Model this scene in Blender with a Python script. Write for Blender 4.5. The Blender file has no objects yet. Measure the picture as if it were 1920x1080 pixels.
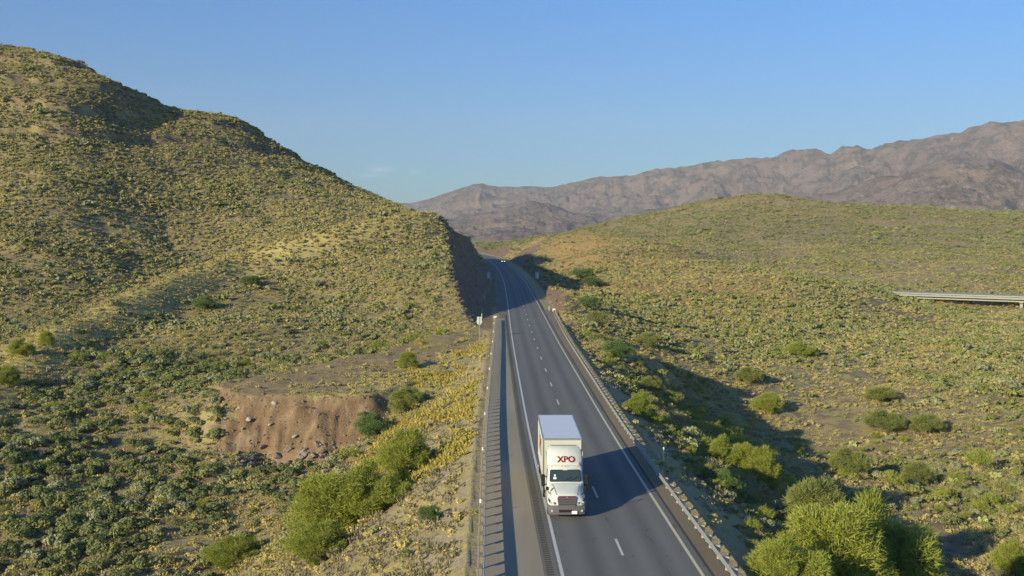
import bpy, bmesh, math, random
import numpy as np
from mathutils import Vector, Matrix, Euler
R = math.radians
random.seed(7); rng = np.random.default_rng(7)
SC = bpy.context.scene
COL = SC.collection

# ---------------------------------------------------------------- camera
CAM_H, FOC, PITCH = 18.0, 1920.0, math.atan(110/1920)
cam_d = bpy.data.cameras.new('camera'); cam = bpy.data.objects.new('camera', cam_d); COL.objects.link(cam)
cam_d.sensor_width = 36; cam_d.lens = 36.0; cam_d.clip_end = 30000; cam_d.clip_start = 0.5
cam.location = (0, 0, CAM_H); cam.rotation_euler = (R(90)-PITCH, 0, 0)
SC.camera = cam
# ---------------------------------------------------------------- world, sun, exposure
SUN_EL, SUN_AZ = R(18), R(-135)          # sun behind the camera, on the left
w = bpy.data.worlds.new("World"); SC.world = w; w.use_nodes = True
nt = w.node_tree; bg = nt.nodes['Background']
sky = nt.nodes.new('ShaderNodeTexSky'); sky.sky_type = 'NISHITA'; sky.sun_disc = False
sky.sun_elevation = SUN_EL; sky.sun_rotation = SUN_AZ; sky.altitude = 1200
sky.air_density = 1.0; sky.dust_density = 0.6; sky.ozone_density = 2.5
bg.inputs['Strength'].default_value = 0.15
def wn(t, **k):
    n = nt.nodes.new(t)
    for a, b in k.items(): setattr(n, a, b)
    return n
tc0 = wn('ShaderNodeTexCoord'); sx = wn('ShaderNodeSeparateXYZ'); nt.links.new(tc0.outputs['Generated'], sx.inputs[0])
el = wn('ShaderNodeMapRange'); nt.links.new(sx.outputs[2], el.inputs[0]); el.inputs[1].default_value = 0; el.inputs[2].default_value = .32
cr = wn('ShaderNodeValToRGB'); nt.links.new(el.outputs[0], cr.inputs[0]); cr.color_ramp.elements[0].color = (.205,.28,.33,1); cr.color_ramp.elements[1].color = (.24,.49,.74,1)
gm = wn('ShaderNodeMix', data_type='RGBA', blend_type='MULTIPLY'); gm.inputs[0].default_value = 1; nt.links.new(sky.outputs[0], gm.inputs[6]); nt.links.new(cr.outputs[0], gm.inputs[7]); graded = gm.outputs[2]
# two faint wisps of cloud low over the far range, fixed in the world's own directions
tc = wn('ShaderNodeTexCoord')
def blob(d, sx, sz, amt):
    v = Vector(d).normalized()
    s = wn('ShaderNodeVectorMath', operation='SUBTRACT'); nt.links.new(tc.outputs['Generated'], s.inputs[0]); s.inputs[1].default_value = v
    m = wn('ShaderNodeVectorMath', operation='MULTIPLY'); nt.links.new(s.outputs[0], m.inputs[0]); m.inputs[1].default_value = (1/sx, 1/sx, 1/sz)
    l = wn('ShaderNodeVectorMath', operation='LENGTH'); nt.links.new(m.outputs[0], l.inputs[0])
    r = wn('ShaderNodeMapRange'); nt.links.new(l.outputs['Value'], r.inputs[0]); r.inputs[1].default_value = 1; r.inputs[2].default_value = 0; r.inputs[3].default_value = 0; r.inputs[4].default_value = amt
    r.interpolation_type = 'SMOOTHSTEP'
    return r.outputs[0]
b1 = blob((-.128, 1, .058), .020, .005, .42); b2 = blob((-.094, 1, .0555), .010, .0035, .35)
b3 = blob((-.138, 1, .0525), .02, .003, .3)
ad = wn('ShaderNodeMath', operation='ADD'); nt.links.new(b1, ad.inputs[0]); nt.links.new(b2, ad.inputs[1])
ad2 = wn('ShaderNodeMath', operation='ADD'); nt.links.new(ad.outputs[0], ad2.inputs[0]); nt.links.new(b3, ad2.inputs[1])
ns = wn('ShaderNodeTexNoise'); mp = wn('ShaderNodeMapping'); mp.inputs['Scale'].default_value = (160, 160, 420)
nt.links.new(tc.outputs['Generated'], mp.inputs[0]); nt.links.new(mp.outputs[0], ns.inputs['Vector']); ns.inputs['Detail'].default_value = 5
rr = wn('ShaderNodeMapRange'); nt.links.new(ns.outputs[0], rr.inputs[0]); rr.inputs[1].default_value = .38; rr.inputs[2].default_value = .68
ml = wn('ShaderNodeMath', operation='MULTIPLY'); nt.links.new(ad2.outputs[0], ml.inputs[0]); nt.links.new(rr.outputs[0], ml.inputs[1])
mx = wn('ShaderNodeMix', data_type='RGBA'); nt.links.new(ml.outputs[0], mx.inputs[0]); nt.links.new(graded, mx.inputs[6]); mx.inputs[7].default_value = (4.6, 4.3, 4.4, 1)
nt.links.new(mx.outputs[2], bg.inputs[0])

sun_d = bpy.data.lights.new('sun', 'SUN'); sun_d.energy = 4.2; sun_d.angle = R(0.6); sun_d.color = (1.0, 0.88, 0.60)
sun = bpy.data.objects.new('sun', sun_d); COL.objects.link(sun)
to_sun = Vector((math.sin(SUN_AZ)*math.cos(SUN_EL), math.cos(SUN_AZ)*math.cos(SUN_EL), math.sin(SUN_EL)))
sun.rotation_euler = to_sun.to_track_quat('Z', 'Y').to_euler()
SC.view_settings.view_transform = 'Standard'; SC.view_settings.look = 'None'
SC.view_settings.exposure = 0.74; SC.view_settings.gamma = 1
SC.render.engine = 'CYCLES'
SC.cycles.max_bounces = 5; SC.cycles.diffuse_bounces = 3; SC.cycles.transparent_max_bounces = 4
SC.cycles.use_denoising = True
SC.cycles.volume_bounces = 0

# ---------------------------------------------------------------- helpers
def tag(o, label=None, cat=None, group=None, kind=None):
    if label: o['label'] = label
    if cat: o['category'] = cat
    if group: o['group'] = group
    if kind: o['kind'] = kind
    return o
def link(name, me, mat=None, parent=None):
    o = bpy.data.objects.new(name, me); COL.objects.link(o)
    if mat is not None and not me.materials: me.materials.append(mat)
    if parent is not None: o.parent = parent
    return o
def empty(name, loc=(0,0,0), rz=0, label=None, cat=None, group=None):
    o = bpy.data.objects.new(name, None); COL.objects.link(o); o.location = loc; o.rotation_euler = (0,0,rz)
    return tag(o, label, cat, group)
def fast_mesh(name, V, F, smooth=False):
    """V (n,3), F (m,k) with one k"""
    V = np.asarray(V, np.float32); F = np.asarray(F, np.int32)
    me = bpy.data.meshes.new(name); k = F.shape[1]
    me.vertices.add(len(V)); me.vertices.foreach_set('co', V.ravel())
    me.loops.add(F.size); me.loops.foreach_set('vertex_index', F.ravel())
    me.polygons.add(len(F)); me.polygons.foreach_set('loop_start', np.arange(0, F.size, k, dtype=np.int32))
    if smooth: me.polygons.foreach_set('use_smooth', np.ones(len(F), bool))
    me.update(calc_edges=True); me.validate()
    return me
class MB:
    """collects simple shapes; build() links them as ONE mesh object"""
    def __init__(s): s.V = []; s.F = []
    def quad_strip(s, A, B):
        n = len(s.V)
        for a, b in zip(A, B): s.V += [tuple(a), tuple(b)]
        for i in range(len(A)-1): s.F.append((n+2*i, n+2*i+1, n+2*i+3, n+2*i+2))
    def poly(s, pts): n = len(s.V); s.V += [tuple(p) for p in pts]; s.F.append(tuple(range(n, n+len(pts))))
    def box(s, c, d, rz=0, bev=0):
        n = len(s.V); cs, sn = math.cos(rz), math.sin(rz); x, y, z = [v/2 for v in d]
        for k in (-1, 1):
            for a, b in ((-1,-1),(1,-1),(1,1),(-1,1)):
                X, Y = a*x, b*y; s.V.append((c[0]+X*cs-Y*sn, c[1]+X*sn+Y*cs, c[2]+k*z))
        for f in ((3,2,1,0),(4,5,6,7),(0,1,5,4),(1,2,6,5),(2,3,7,6),(3,0,4,7)): s.F.append(tuple(n+i for i in f))
    def loft(s, rings, cap=True, close=True):
        n = len(s.V); k = len(rings[0])
        for r in rings: s.V += [tuple(p) for p in r]
        for i in range(len(rings)-1):
            for j in range(k if close else k-1):
                a = n+i*k+j; b = n+i*k+(j+1)%k; s.F.append((a, b, b+k, a+k))
        if cap: s.F.append(tuple(n+j for j in reversed(range(k)))); s.F.append(tuple(n+(len(rings)-1)*k+j for j in range(k)))
    def tube(s, pts, rad, seg=6, cap=True):
        pts = [Vector(p) for p in pts]
        if not hasattr(rad, '__len__'): rad = [rad]*len(pts)
        rings = []; ref = Vector((0,0,1))
        for i, p in enumerate(pts):
            t = (pts[min(i+1, len(pts)-1)]-pts[max(i-1, 0)]).normalized()
            u = t.cross(ref)
            if u.length < .05: u = t.cross(Vector((1,0,0)))
            u.normalize(); v = t.cross(u)
            rings.append([p+(u*math.cos(a)+v*math.sin(a))*rad[i] for a in [2*math.pi*j/seg for j in range(seg)]])
        s.loft(rings, cap)
    def cyl(s, a, b, r, seg=16): s.tube([a, b], r, seg)
    def build(s, name, mat, parent=None, smooth=False, bevel=0, seg=2):
        me = bpy.data.meshes.new(name); me.from_pydata(s.V, [], s.F)
        bm = bmesh.new(); bm.from_mesh(me); bmesh.ops.recalc_face_normals(bm, faces=bm.faces)
        if bevel: bmesh.ops.bevel(bm, geom=list(bm.edges), offset=bevel, segments=seg, affect='EDGES', clamp_overlap=True)
        bm.to_mesh(me); bm.free()
        if smooth:
            me.polygons.foreach_set('use_smooth', [True]*len(me.polygons))
            try: me.set_sharp_from_angle(angle=R(38))
            except Exception: pass
        me.update()
        return link(name, me, mat, parent)
def lettering(txt, size, mat, parent, M, name='lettering', depth=.006, bold=0.0):
    c = bpy.data.curves.new('t', 'FONT'); c.body = txt; c.size = size; c.extrude = depth; c.align_x = 'CENTER'; c.align_y = 'CENTER'; c.offset = bold; c.resolution_u = 3
    t = bpy.data.objects.new('t', c); COL.objects.link(t); bpy.context.view_layer.update()
    me = bpy.data.meshes.new_from_object(t.evaluated_get(bpy.context.evaluated_depsgraph_get()))
    bpy.data.objects.remove(t); me.transform(M); me.name = name
    return link(name, me, mat, parent)

# ---- value noise
_P = rng.random((256, 256)).astype(np.float64)
def vnoise(x, y):
    xi = np.floor(x).astype(int); yi = np.floor(y).astype(int); fx = x-xi; fy = y-yi
    fx = fx*fx*(3-2*fx); fy = fy*fy*(3-2*fy)
    g = lambda a, b: _P[a & 255, b & 255]
    return (g(xi, yi)*(1-fx)+g(xi+1, yi)*fx)*(1-fy)+(g(xi, yi+1)*(1-fx)+g(xi+1, yi+1)*fx)*fy
def fbm(x, y, oct=4, gain=.5):
    s = 0; a = 1; n = 0
    for i in range(oct):
        s = s+a*(vnoise(x+17.3*i, y-9.1*i)*2-1); n += a; a *= gain; x = x*2.03; y = y*2.03
    return s/n
def ridged(x, y, oct=4, gain=.5):
    s = 0; a = 1; n = 0
    for i in range(oct):
        s = s+a*(1-np.abs(vnoise(x+7.7*i, y+3.1*i)*2-1)); n += a; a *= gain; x = x*2.07; y = y*2.07
    return s/n
def sstep(a, b, x):
    t = np.clip((x-a)/(b-a), 0, 1); return t*t*(3-2*t)

# ---------------------------------------------------------------- where the road runs
_RY = [-400, -60, 0, 30, 53, 61, 87, 128, 165, 203, 240, 277, 346, 432, 520, 600, 660, 720, 800, 900, 1100]
_RX = [14, 6.2, 4.6, 3.35, 2.62, 2.33, 1.55, .75, .05, -.48, -.95, -1.45, -2.6, -5.0, -8.8, -13.6, -18.5, -26, -42, -72, -150]
_ys = np.arange(-400, 1101, 2.0)
_xs = np.interp(_ys, _RY, _RX)
for _ in range(3): _xs = np.convolve(np.pad(_xs, 6, mode='edge'), np.ones(13)/13, 'valid')
def XL(y): return np.interp(y, _ys, _xs)            # left edge line
LW = 7.3                                            # left line to right line
def rail_l(y): return XL(y)-np.interp(y, [50, 90, 165, 200], [4.1, 3.7, 2.8, 2.7])
def rail_r(y): return XL(y)+LW+np.interp(y, [50, 90, 165, 210, 225], [1.15, 1.05, 1.35, 1.9, 2.5])
def edge_l(y): return np.where(np.asarray(y) < 180, rail_l(y)-.9, XL(y)-np.interp(y, [180, 197, 215, 240, 300, 420], [3.7, 7.6, 8.2, 7.2, 5.2, 4.6]))
def edge_r(y): return XL(y)+LW+np.interp(y, [50, 200, 240, 300, 600], [2.3, 2.8, 3.4, 4.0, 4.0])

def unproj(px, py, Y):
    a = (np.asarray(px)-960)/FOC; b = (540-np.asarray(py))/FOC; c, s = math.cos(PITCH), math.sin(PITCH)
    k = Y/(c+b*s); return a*k, Y, CAM_H+(-s+b*c)*k
def project(x, y, z):
    c, s = math.cos(PITCH), math.sin(PITCH); dz = z-CAM_H
    zc = y*c-dz*s; v = y*s+dz*c
    return 960+FOC*x/zc, 540-FOC*v/zc, zc
# heights read off the land: (bearing, elevation, range) of spots on it
CP = [(0,116,335),(-250,66,340),(100,130,335),(205,163,338),(218,184,336),(262,208,342),(300,210,354),(380,223,366),(478,246,380),(450,232,378),(520,272,382),(560,298,382),(650,344,388),(740,384,365),(800,405,335),(840,428,300),
 (100,170,318),(230,238,325),(330,285,322),(450,326,318),(560,362,312),(660,395,305),(100,138,334),(250,224,334),(350,258,336),(450,290,338),(560,330,340),(680,378,330),
 (0,250,296),(0,420,242),(150,340,275),(150,450,242),(300,380,284),(300,440,262),(420,420,278),(540,430,272),(640,420,280),(-200,300,275),(-200,500,225),(-200,150,312),
 (440,490,255),(380,522,242),(300,562,222),(200,620,196),(100,664,172),(40,712,154),(0,742,148),(-100,790,135),
 (0,560,202),(60,600,194),(10,650,172),(-60,720,158),(250,500,240),(100,520,218),
 (100,800,128),(0,900,110),(0,1080,90),(200,900,113),(300,1000,99),(400,900,113),(480,930,108),(250,760,138),(400,790,128),(350,700,158),(250,680,165),(400,620,188),(480,680,168),(550,650,178),
 (500,560,226),(600,560,230),(700,640,184),(620,660,174),(800,560,214),(800,480,252),(720,440,276),(600,470,262),(780,622,192),(830,520,225),(500,520,245),(700,500,245),
 (560,950,104),(640,890,111),(700,830,119),(760,765,131),(430,850,120),(520,880,116),(620,860,119),(300,1080,88),(450,1080,90),(-200,1080,88),(-200,900,105),
 (1250,690,188),(1300,760,166),(1450,850,136),(1650,950,112),(1900,1050,96),(2100,1080,90),(1180,640,205),
 (1500,700,205),(1700,700,208),(1900,700,210),(1900,850,150),(1700,800,165),(1500,640,250),(1900,625,290),(1700,606,325),(1400,604,282),(1250,600,262),(1150,572,280),(1090,548,320),(1200,548,318),(2200,700,210),(2200,620,290),
 (1150,522,345),(1060,524,380),(1020,508,470),(1045,540,330),(1035,516,410),(960,486,640),
 (940,470,760),(960,464,720),(1000,455,650),(1060,446,580),(1130,440,525),(1200,447,490),(1300,487,420),(1380,513,370),(1450,540,335),(1550,562,325),(1650,575,335),
 (1100,480,430),(1200,488,405),(1250,528,345),(1200,462,600),(1130,456,640),(1400,515,490),(1300,500,520),(1050,462,700),
 (960,470,1000),(1050,450,1050),(1120,430,1080),(1200,405,1100),(1300,386,1100),(1400,378,1085),(1475,376,1065),(1510,385,1075),(1600,386,1060),(1700,393,1050),(1800,400,1040),(1920,402,1030),(2150,406,1000),
 (1200,432,860),(1300,425,800),(1450,425,770),(1450,480,600),(1600,430,760),(1600,500,560),(1800,450,700),(1800,520,490),(1950,540,440),(1650,548,430),(2150,530,450),(1800,584,385),(1920,594,370),(1720,575,402),(1690,570,412),(1560,530,470),
 (1300,392,1500),(1600,400,1500),(1900,408,1500),(1100,443,1500),(900,462,1300),(900,456,2200),(1300,440,2400),(1900,440,2400),(870,462,1000),
 (225,178,372),(262,204,382),(300,214,394),(262,215,410),(300,225,430),(345,214,420),(160,140,385),(0,180,480),(300,250,520),(600,350,520),(740,400,520),(860,440,520),(0,300,800),(500,400,800),(800,450,800),(300,440,1500),(0,440,2400),(600,452,2400)]
P3 = [tuple(map(float, unproj(*c))) for c in CP]
# land outside the frame
P3 += [(-60,-60,-11),(60,-60,-11),(-30,0,-12),(30,0,-12),(-30,45,-13),(28,45,-12),(-120,0,-2),(-200,100,8),(-260,-100,8),(-150,-200,10),(0,-300,-10),(160,-100,-12),(200,100,-14),(400,0,-10),
       (-900,0,80),(-900,900,60),(1200,0,0),(0,-1200,0),(900,-900,0),(-900,-900,10),(0,-2500,0),(2500,0,20),(-2500,0,40),(-8,6,-10),(8,-6,-10),(1400,800,40)]
P3 += [(18,150,-3.5),(15,175,-2),(26,168,-5.5),(17,200,-1),(28,200,-5),(30,140,-12),(26,122,-11.5),(-28,126,-9.3),(-24,121,-10.6),(-34,123,-9.6),(-39,127,-8.2),(-30,118,-10.4),(168,428,-13.5),(184,420,-14.5),(203,416,-13),(12,340,.3),(22,340,.6),(10,420,.5),(20,420,1.2),(4,500,.6),(15,500,2),(-3,580,.8),(14,290,-.3)]
P3 = np.array(P3)
def _uw(x, y): r = np.hypot(x, y)+1e-6; return np.arctan2(x, y), np.log(r+6)
_pu, _pw = _uw(P3[:,0], P3[:,1])
_cu = np.concatenate([_pu, _pu+2*np.pi, _pu-2*np.pi]); _cw = np.concatenate([_pw]*3); _cz = np.concatenate([P3[:,2]]*3)
_keep = np.abs(_cu) < 4.2; _cu, _cw, _cz = _cu[_keep], _cw[_keep], _cz[_keep]
def _K(du, dw): r2 = du*du+dw*dw+1e-5; return r2*np.log(r2)*.5
_n = len(_cu); A = np.zeros((_n+3, _n+3)); A[:_n,:_n] = _K(_cu[:,None]-_cu, _cw[:,None]-_cw)+np.eye(_n)*3e-5
A[:_n,_n] = 1; A[:_n,_n+1] = _cu; A[:_n,_n+2] = _cw; A[_n:,:_n] = A[:_n,_n:].T
_sol = np.linalg.solve(A, np.concatenate([_cz, [0,0,0]]))
def base_h(x, y):
    x = np.asarray(x, float); y = np.asarray(y, float); sh = x.shape; x = x.ravel(); y = y.ravel()
    out = np.empty(len(x))
    for i in range(0, len(x), 20000):
        u, w_ = _uw(x[i:i+20000], y[i:i+20000])
        out[i:i+20000] = _K(u[:,None]-_cu, w_[:,None]-_cw)@_sol[:_n]+_sol[_n]+_sol[_n+1]*u+_sol[_n+2]*w_
    return out.reshape(sh)
BENCH = np.array([(-40.5,139),(-37.5,133.5),(-33,131.2),(-28,131.5),(-23,130.2),(-18.5,130.5),(-15,138),(-9,150),(-5.5,162),(-4,178),(-6,187),(-14,178),(-22,163),(-32,152)])
def poly_dist(P, x, y):
    """distance outside the polygon (negative inside)"""
    d = np.full(x.shape, 1e9); ins = np.zeros(x.shape, bool)
    for (ax, ay), (bx, by) in zip(P, np.roll(P, -1, 0)):
        t = np.clip(((x-ax)*(bx-ax)+(y-ay)*(by-ay))/((bx-ax)**2+(by-ay)**2), 0, 1)
        d = np.minimum(d, np.hypot(x-ax-t*(bx-ax), y-ay-t*(by-ay)))
        c = ((ay > y) != (by > y)) & (x < (bx-ax)*(y-ay)/(by-ay+1e-12)+ax); ins ^= c
    return np.where(ins, -d, d)
CREST = np.array([unproj(*c)[:2] for c in ((-120,830,128),(0,742,148),(100,664,172),(200,620,196),(300,562,222),(380,522,242),(440,490,255),(540,468,262),(640,450,270),(760,434,285),(835,428,300))])
def crest_dist(x, y):
    d = np.full(x.shape, 1e9)
    for (ax, ay), (bx, by) in zip(CREST[:-1], CREST[1:]):
        t = np.clip(((x-ax)*(bx-ax)+(y-ay)*(by-ay))/((bx-ax)**2+(by-ay)**2), 0, 1); d = np.minimum(d, np.hypot(x-ax-t*(bx-ax), y-ay-t*(by-ay)))
    return d
def land(x, y, full=False):
    x = np.asarray(x, float); y = np.asarray(y, float)
    z = base_h(x, y); r = np.hypot(x, y)
    rough = fbm(x/38, y/38, 4)*2.2*sstep(60, 250, r)+fbm(x/9+50, y/9, 3)*.55
    gul = (ridged(x/55+3, y/55, 3)-.6)*5*sstep(230, 500, r)
    hill = sstep(0, 12, z)*(x < 0)
    dd = np.minimum(np.abs(x-XL(y)+4), np.abs(x-XL(y)-LW-3)); near_road = .25+.75*sstep(6, 45, dd); rough = rough*near_road
    z = z+rough+gul*np.where(x > 0, 1.0, .35)-hill*(ridged((x*.9+y*.5)/22, (y*.9-x*.5)/60, 3)-.5)*2.4*sstep(25, 90, dd)
    # the spur: a narrow grassy crest running from the lower left up to the road cutting
    mk = (x < 0) & (x > -110) & (y > 120) & (y < 340); cd = np.full(x.shape, 99.)
    if mk.any(): cd[mk] = crest_dist(x[mk], y[mk])
    z = z+3.0*np.exp(-(cd/6.)**2)
    # ledges of dark rock along the top of the left hill
    led = sstep(36, 44, z)*(x < -40)*(y > 240); z = z+led*1.9*(-.35+sstep(.35, .5, ((z+rough*1.5)/8.5) % 1)-(((z+rough*1.5)/8.5) % 1))
    z = z+5*np.exp(-((x-255)/45)**2)*sstep(292, 280, x)*np.exp(-((y-1065)/70)**2)
    # two rocky shoulders on the skyline of the left hill, steep on their right sides
    jg = fbm(x/6, y/6, 3)*4
    z = z+1.5*np.exp(-((x+160)/34)**2)*sstep(-128, -134, x+jg)*np.exp(-((y-345)/26)**2)+2.2*np.exp(-((x+118)/30)**2)*sstep(-88, -98, x+jg)*np.exp(-((y-368)/24)**2)
    zb = np.interp(y, [130, 150, 178, 186], [-3.3, -2.6, -.6, -.2])
    mask = (x > -75) & (x < 20) & (y > 95) & (y < 215); db = np.full(x.shape, 200.0)
    if mask.any(): db[mask] = poly_dist(BENCH, x[mask]+fbm(x[mask]/3, y[mask]/3, 3)*1.1, y[mask]+fbm(x[mask]/3+9, y[mask]/3, 3)*1.1)
    dbp = np.maximum(db, 0)
    lo = zb-.74*dbp+(fbm(x/4, y/4, 3)*.35-(ridged(x/1.6, y/6, 3)-.5)*.9*sstep(.5, 3, dbp))*(dbp > 0)+fbm(x/2.5, y/2.5, 3)*.22; hi = zb+1.1*dbp
    fill = (z < lo); cutb = (z > hi); z = np.where(fill, lo, z); z = np.where(cutb & (y > 128), hi, z)
    # road bed: embankment where the land lies low, cutting where it lies high
    el, er = edge_l(y), edge_r(y)
    dl = np.maximum(el-x, 0); dr = np.maximum(x-er, 0); d = np.maximum(dl, dr)
    dn = d+fbm(x/6+5, y/6+2, 3)*.8*sstep(0, 4, d)
    far_on = sstep(980, 900, y)
    lo = -.56*np.maximum(dn, 0); lo = np.where(dr > 0, -.52*np.maximum(dn, 0), lo); hi = 1.5*np.maximum(dn, 0)*(1+.25*fbm(x/5, y/14, 4))
    hi = np.where(dr > 0, .75*np.maximum(dn, 0), hi)
    lo = lo*far_on+(1-far_on)*-999; hi = hi*far_on+(1-far_on)*999
    emb = z < lo; cut = z > hi
    z2 = np.clip(z, lo, np.maximum(hi, lo))
    z2 = np.where(d > 0, z2, -.10)
    if not full: return z2
    return z2, dict(d=d, dl=dl, dr=dr, emb=emb & (d > 0), cut=cut & (d > 0), fill=fill & (db > 0), bench=db < .6, db=db, base=z, cd=cd, led=led)
def ray_hit(px, py, y0=40, y1=1500):
    """the first spot of land seen along a bearing"""
    Y = np.exp(np.linspace(math.log(y0), math.log(y1), 900)); x, y, z = unproj(px, py, Y)
    h = land(x, y); k = np.argmax(h > z)
    return float(x[k]), float(y[k]), float(h[k])
def hz(x, y): return float(land(np.array([x]), np.array([y]))[0])
# ---------------------------------------------------------------- materials
class NB:
    def __init__(s, name):
        s.m = bpy.data.materials.new(name); s.m.use_nodes = True; s.t = s.m.node_tree; s.b = s.t.nodes['Principled BSDF']; s.out = s.t.nodes['Material Output']
        s.b.inputs['Specular IOR Level'].default_value = .25
        s.geo = None
    def n(s, t, **k):
        n = s.t.nodes.new(t)
        for a, b in k.items(): setattr(n, a, b)
        return n
    def L(s, a, b): s.t.links.new(a, b)
    def pos(s):
        if s.geo is None: s.geo = s.n('ShaderNodeNewGeometry')
        return s.geo.outputs['Position']
    def objco(s):
        return s.n('ShaderNodeTexCoord').outputs['Object']
    def noise(s, scale, detail=4, vec=None, rough=.55, stretch=None, dist=0):
        n = s.n('ShaderNodeTexNoise'); n.inputs['Scale'].default_value = scale; n.inputs['Detail'].default_value = detail; n.inputs['Roughness'].default_value = rough; n.inputs['Distortion'].default_value = dist
        v = vec or s.pos()
        if stretch:
            m = s.n('ShaderNodeMapping'); m.inputs['Scale'].default_value = stretch; s.L(v, m.inputs[0]); v = m.outputs[0]
        s.L(v, n.inputs['Vector']); return n.outputs[0]
    def ramp(s, f, lo, hi, a=0, b=1):
        r = s.n('ShaderNodeMapRange'); s.L(f, r.inputs[0])
        for i, v in enumerate((lo, hi, a, b)): r.inputs[i+1].default_value = v
        return r.outputs[0]
    def mix(s, f, a, b, mode='MIX'):
        m = s.n('ShaderNodeMix', data_type='RGBA', blend_type=mode)
        if hasattr(f, 'links'): s.L(f, m.inputs[0])
        else: m.inputs[0].default_value = f
        for i, v in ((6, a), (7, b)):
            if hasattr(v, 'links'): s.L(v, m.inputs[i])
            else: m.inputs[i].default_value = (*v, 1)
        return m.outputs[2]
    def math(s, op, a, b):
        m = s.n('ShaderNodeMath', operation=op)
        for i, v in ((0, a), (1, b)):
            if hasattr(v, 'links'): s.L(v, m.inputs[i])
            else: m.inputs[i].default_value = v
        return m.outputs[0]
    def attr(s, name): return s.n('ShaderNodeAttribute', attribute_name=name).outputs['Fac']
    def rnd(s): return s.n('ShaderNodeObjectInfo').outputs['Random']
    def bump(s, f, strength, dist=.1):
        b = s.n('ShaderNodeBump'); b.inputs['Strength'].default_value = strength; b.inputs['Distance'].default_value = dist; s.L(f, b.inputs['Height']); s.L(b.outputs[0], s.b.inputs['Normal'])
    def col(s, c, rough=.9, metal=0):
        if hasattr(c, 'links'): s.L(c, s.b.inputs['Base Color'])
        else: s.b.inputs['Base Color'].default_value = (*c, 1)
        s.b.inputs['Roughness'].default_value = rough; s.b.inputs['Metallic'].default_value = metal
        return s.m
M = {}
def simple(name, c, rough=.6, metal=0, var=.12, scale=6):
    b = NB(name); v = b.objco()
    f = b.noise(scale, 5, v); d = tuple(x*(1-var) for x in c); e = tuple(min(1, x*(1+var)) for x in c)
    b.bump(f, .08, .02)
    M[name] = b.col(b.mix(f, d, e), rough, metal); return M[name]
# --- the land
b = NB('desert_ground')
P = b.pos()
n_big = b.noise(.035, 5); n_mid = b.noise(.35, 5, rough=.65); n_fin = b.noise(3.5, 4, rough=.7); n_spk = b.noise(1.1, 3, rough=.7)
soil = b.mix(b.ramp(n_mid, .35, .65), (.20,.14,.085), (.30,.22,.13))
straw = b.mix(b.ramp(n_spk, .35, .65), (.30,.25,.10), (.44,.365,.14))
olive = b.mix(b.ramp(n_fin, .3, .7), (.15,.145,.06), (.25,.23,.09))
c = b.mix(b.ramp(n_mid, .42, .58), soil, straw)
c = b.mix(b.math('MULTIPLY', b.ramp(n_spk, .5, .62), .6), c, olive)
orange = b.mix(b.ramp(n_mid, .35, .65), (.42,.25,.10), (.36,.25,.08))
c = b.mix(b.math('MULTIPLY', b.attr('warm'), b.ramp(n_big, .3, .6, .7, 1)), c, orange)
graveln = b.mix(b.ramp(n_fin, .35, .65), (.24,.19,.12), (.42,.35,.23))
c = b.mix(b.attr('gravel'), c, b.mix(b.ramp(n_mid, .42, .6), graveln, straw))
c = b.mix(b.attr('straw'), c, b.mix(b.ramp(n_mid, .4, .6), (.44,.36,.12), (.58,.48,.17)))
gold = b.mix(b.ramp(n_fin, .35, .65), (.36,.30,.09), (.48,.40,.13))
c = b.mix(b.attr('gold'), c, gold)
vor = b.n('ShaderNodeTexVoronoi'); vor.inputs['Scale'].default_value = 1.3; b.L(P, vor.inputs['Vector'])
dirt = b.mix(b.ramp(n_mid, .3, .7), (.165,.10,.05), (.255,.165,.088)); dirt = b.mix(b.ramp(b.noise(.9, 5, stretch=(1, .35, .35)), .5, .72), dirt, (.34,.24,.15))
dirt = b.mix(b.ramp(vor.outputs['Distance'], .0, .18, .35, 0), dirt, (.42,.36,.28))
c = b.mix(b.attr('dirt'), c, dirt)
rock = b.mix(b.ramp(b.noise(.6, 6, rough=.7), .35, .65), (.125,.078,.058), (.27,.17,.12)); rock = b.mix(b.ramp(b.noise(.22, 4), .55, .66), rock, (.13,.12,.07))
c = b.mix(b.attr('rock'), c, rock)
pale = b.mix(b.ramp(n_mid, .3, .7), (.42,.33,.17), (.55,.46,.26)); c = b.mix(b.attr('pale'), c, pale)
spk = b.noise(11, 3, rough=.8); c = b.mix(b.ramp(spk, .5, .68, 0, .45), c, (.10,.08,.045)); c = b.mix(b.ramp(spk, .32, .46, .4, 0), c, (.46,.40,.26))
b.bump(b.math('ADD', b.math('MULTIPLY', n_mid, .6), b.math('MULTIPLY', n_fin, .25)), .8, .5)
M['ground'] = b.col(c, .95)
# --- mountains
b = NB('mountain_rock')
m1 = b.noise(.0016, 6, rough=.65); m2 = b.noise(.009, 6, rough=.8); m3 = b.noise(.028, 5, rough=.85)
c = b.mix(b.ramp(m1, .38, .62), (.225,.155,.138), (.265,.195,.14))
c = b.mix(b.ramp(m2, .47, .57, 0, .9), c, (.09,.08,.06))
c = b.mix(b.ramp(m3, .56, .68, 0, .8), c, (.46,.37,.32))
c = b.mix(b.ramp(m3, .3, .42, .6, 0), c, (.11,.09,.08))
b.bump(b.math('ADD', m2, b.math('MULTIPLY', m3, .5)), .9, 40)
M['mountain'] = b.col(c, 1)
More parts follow.
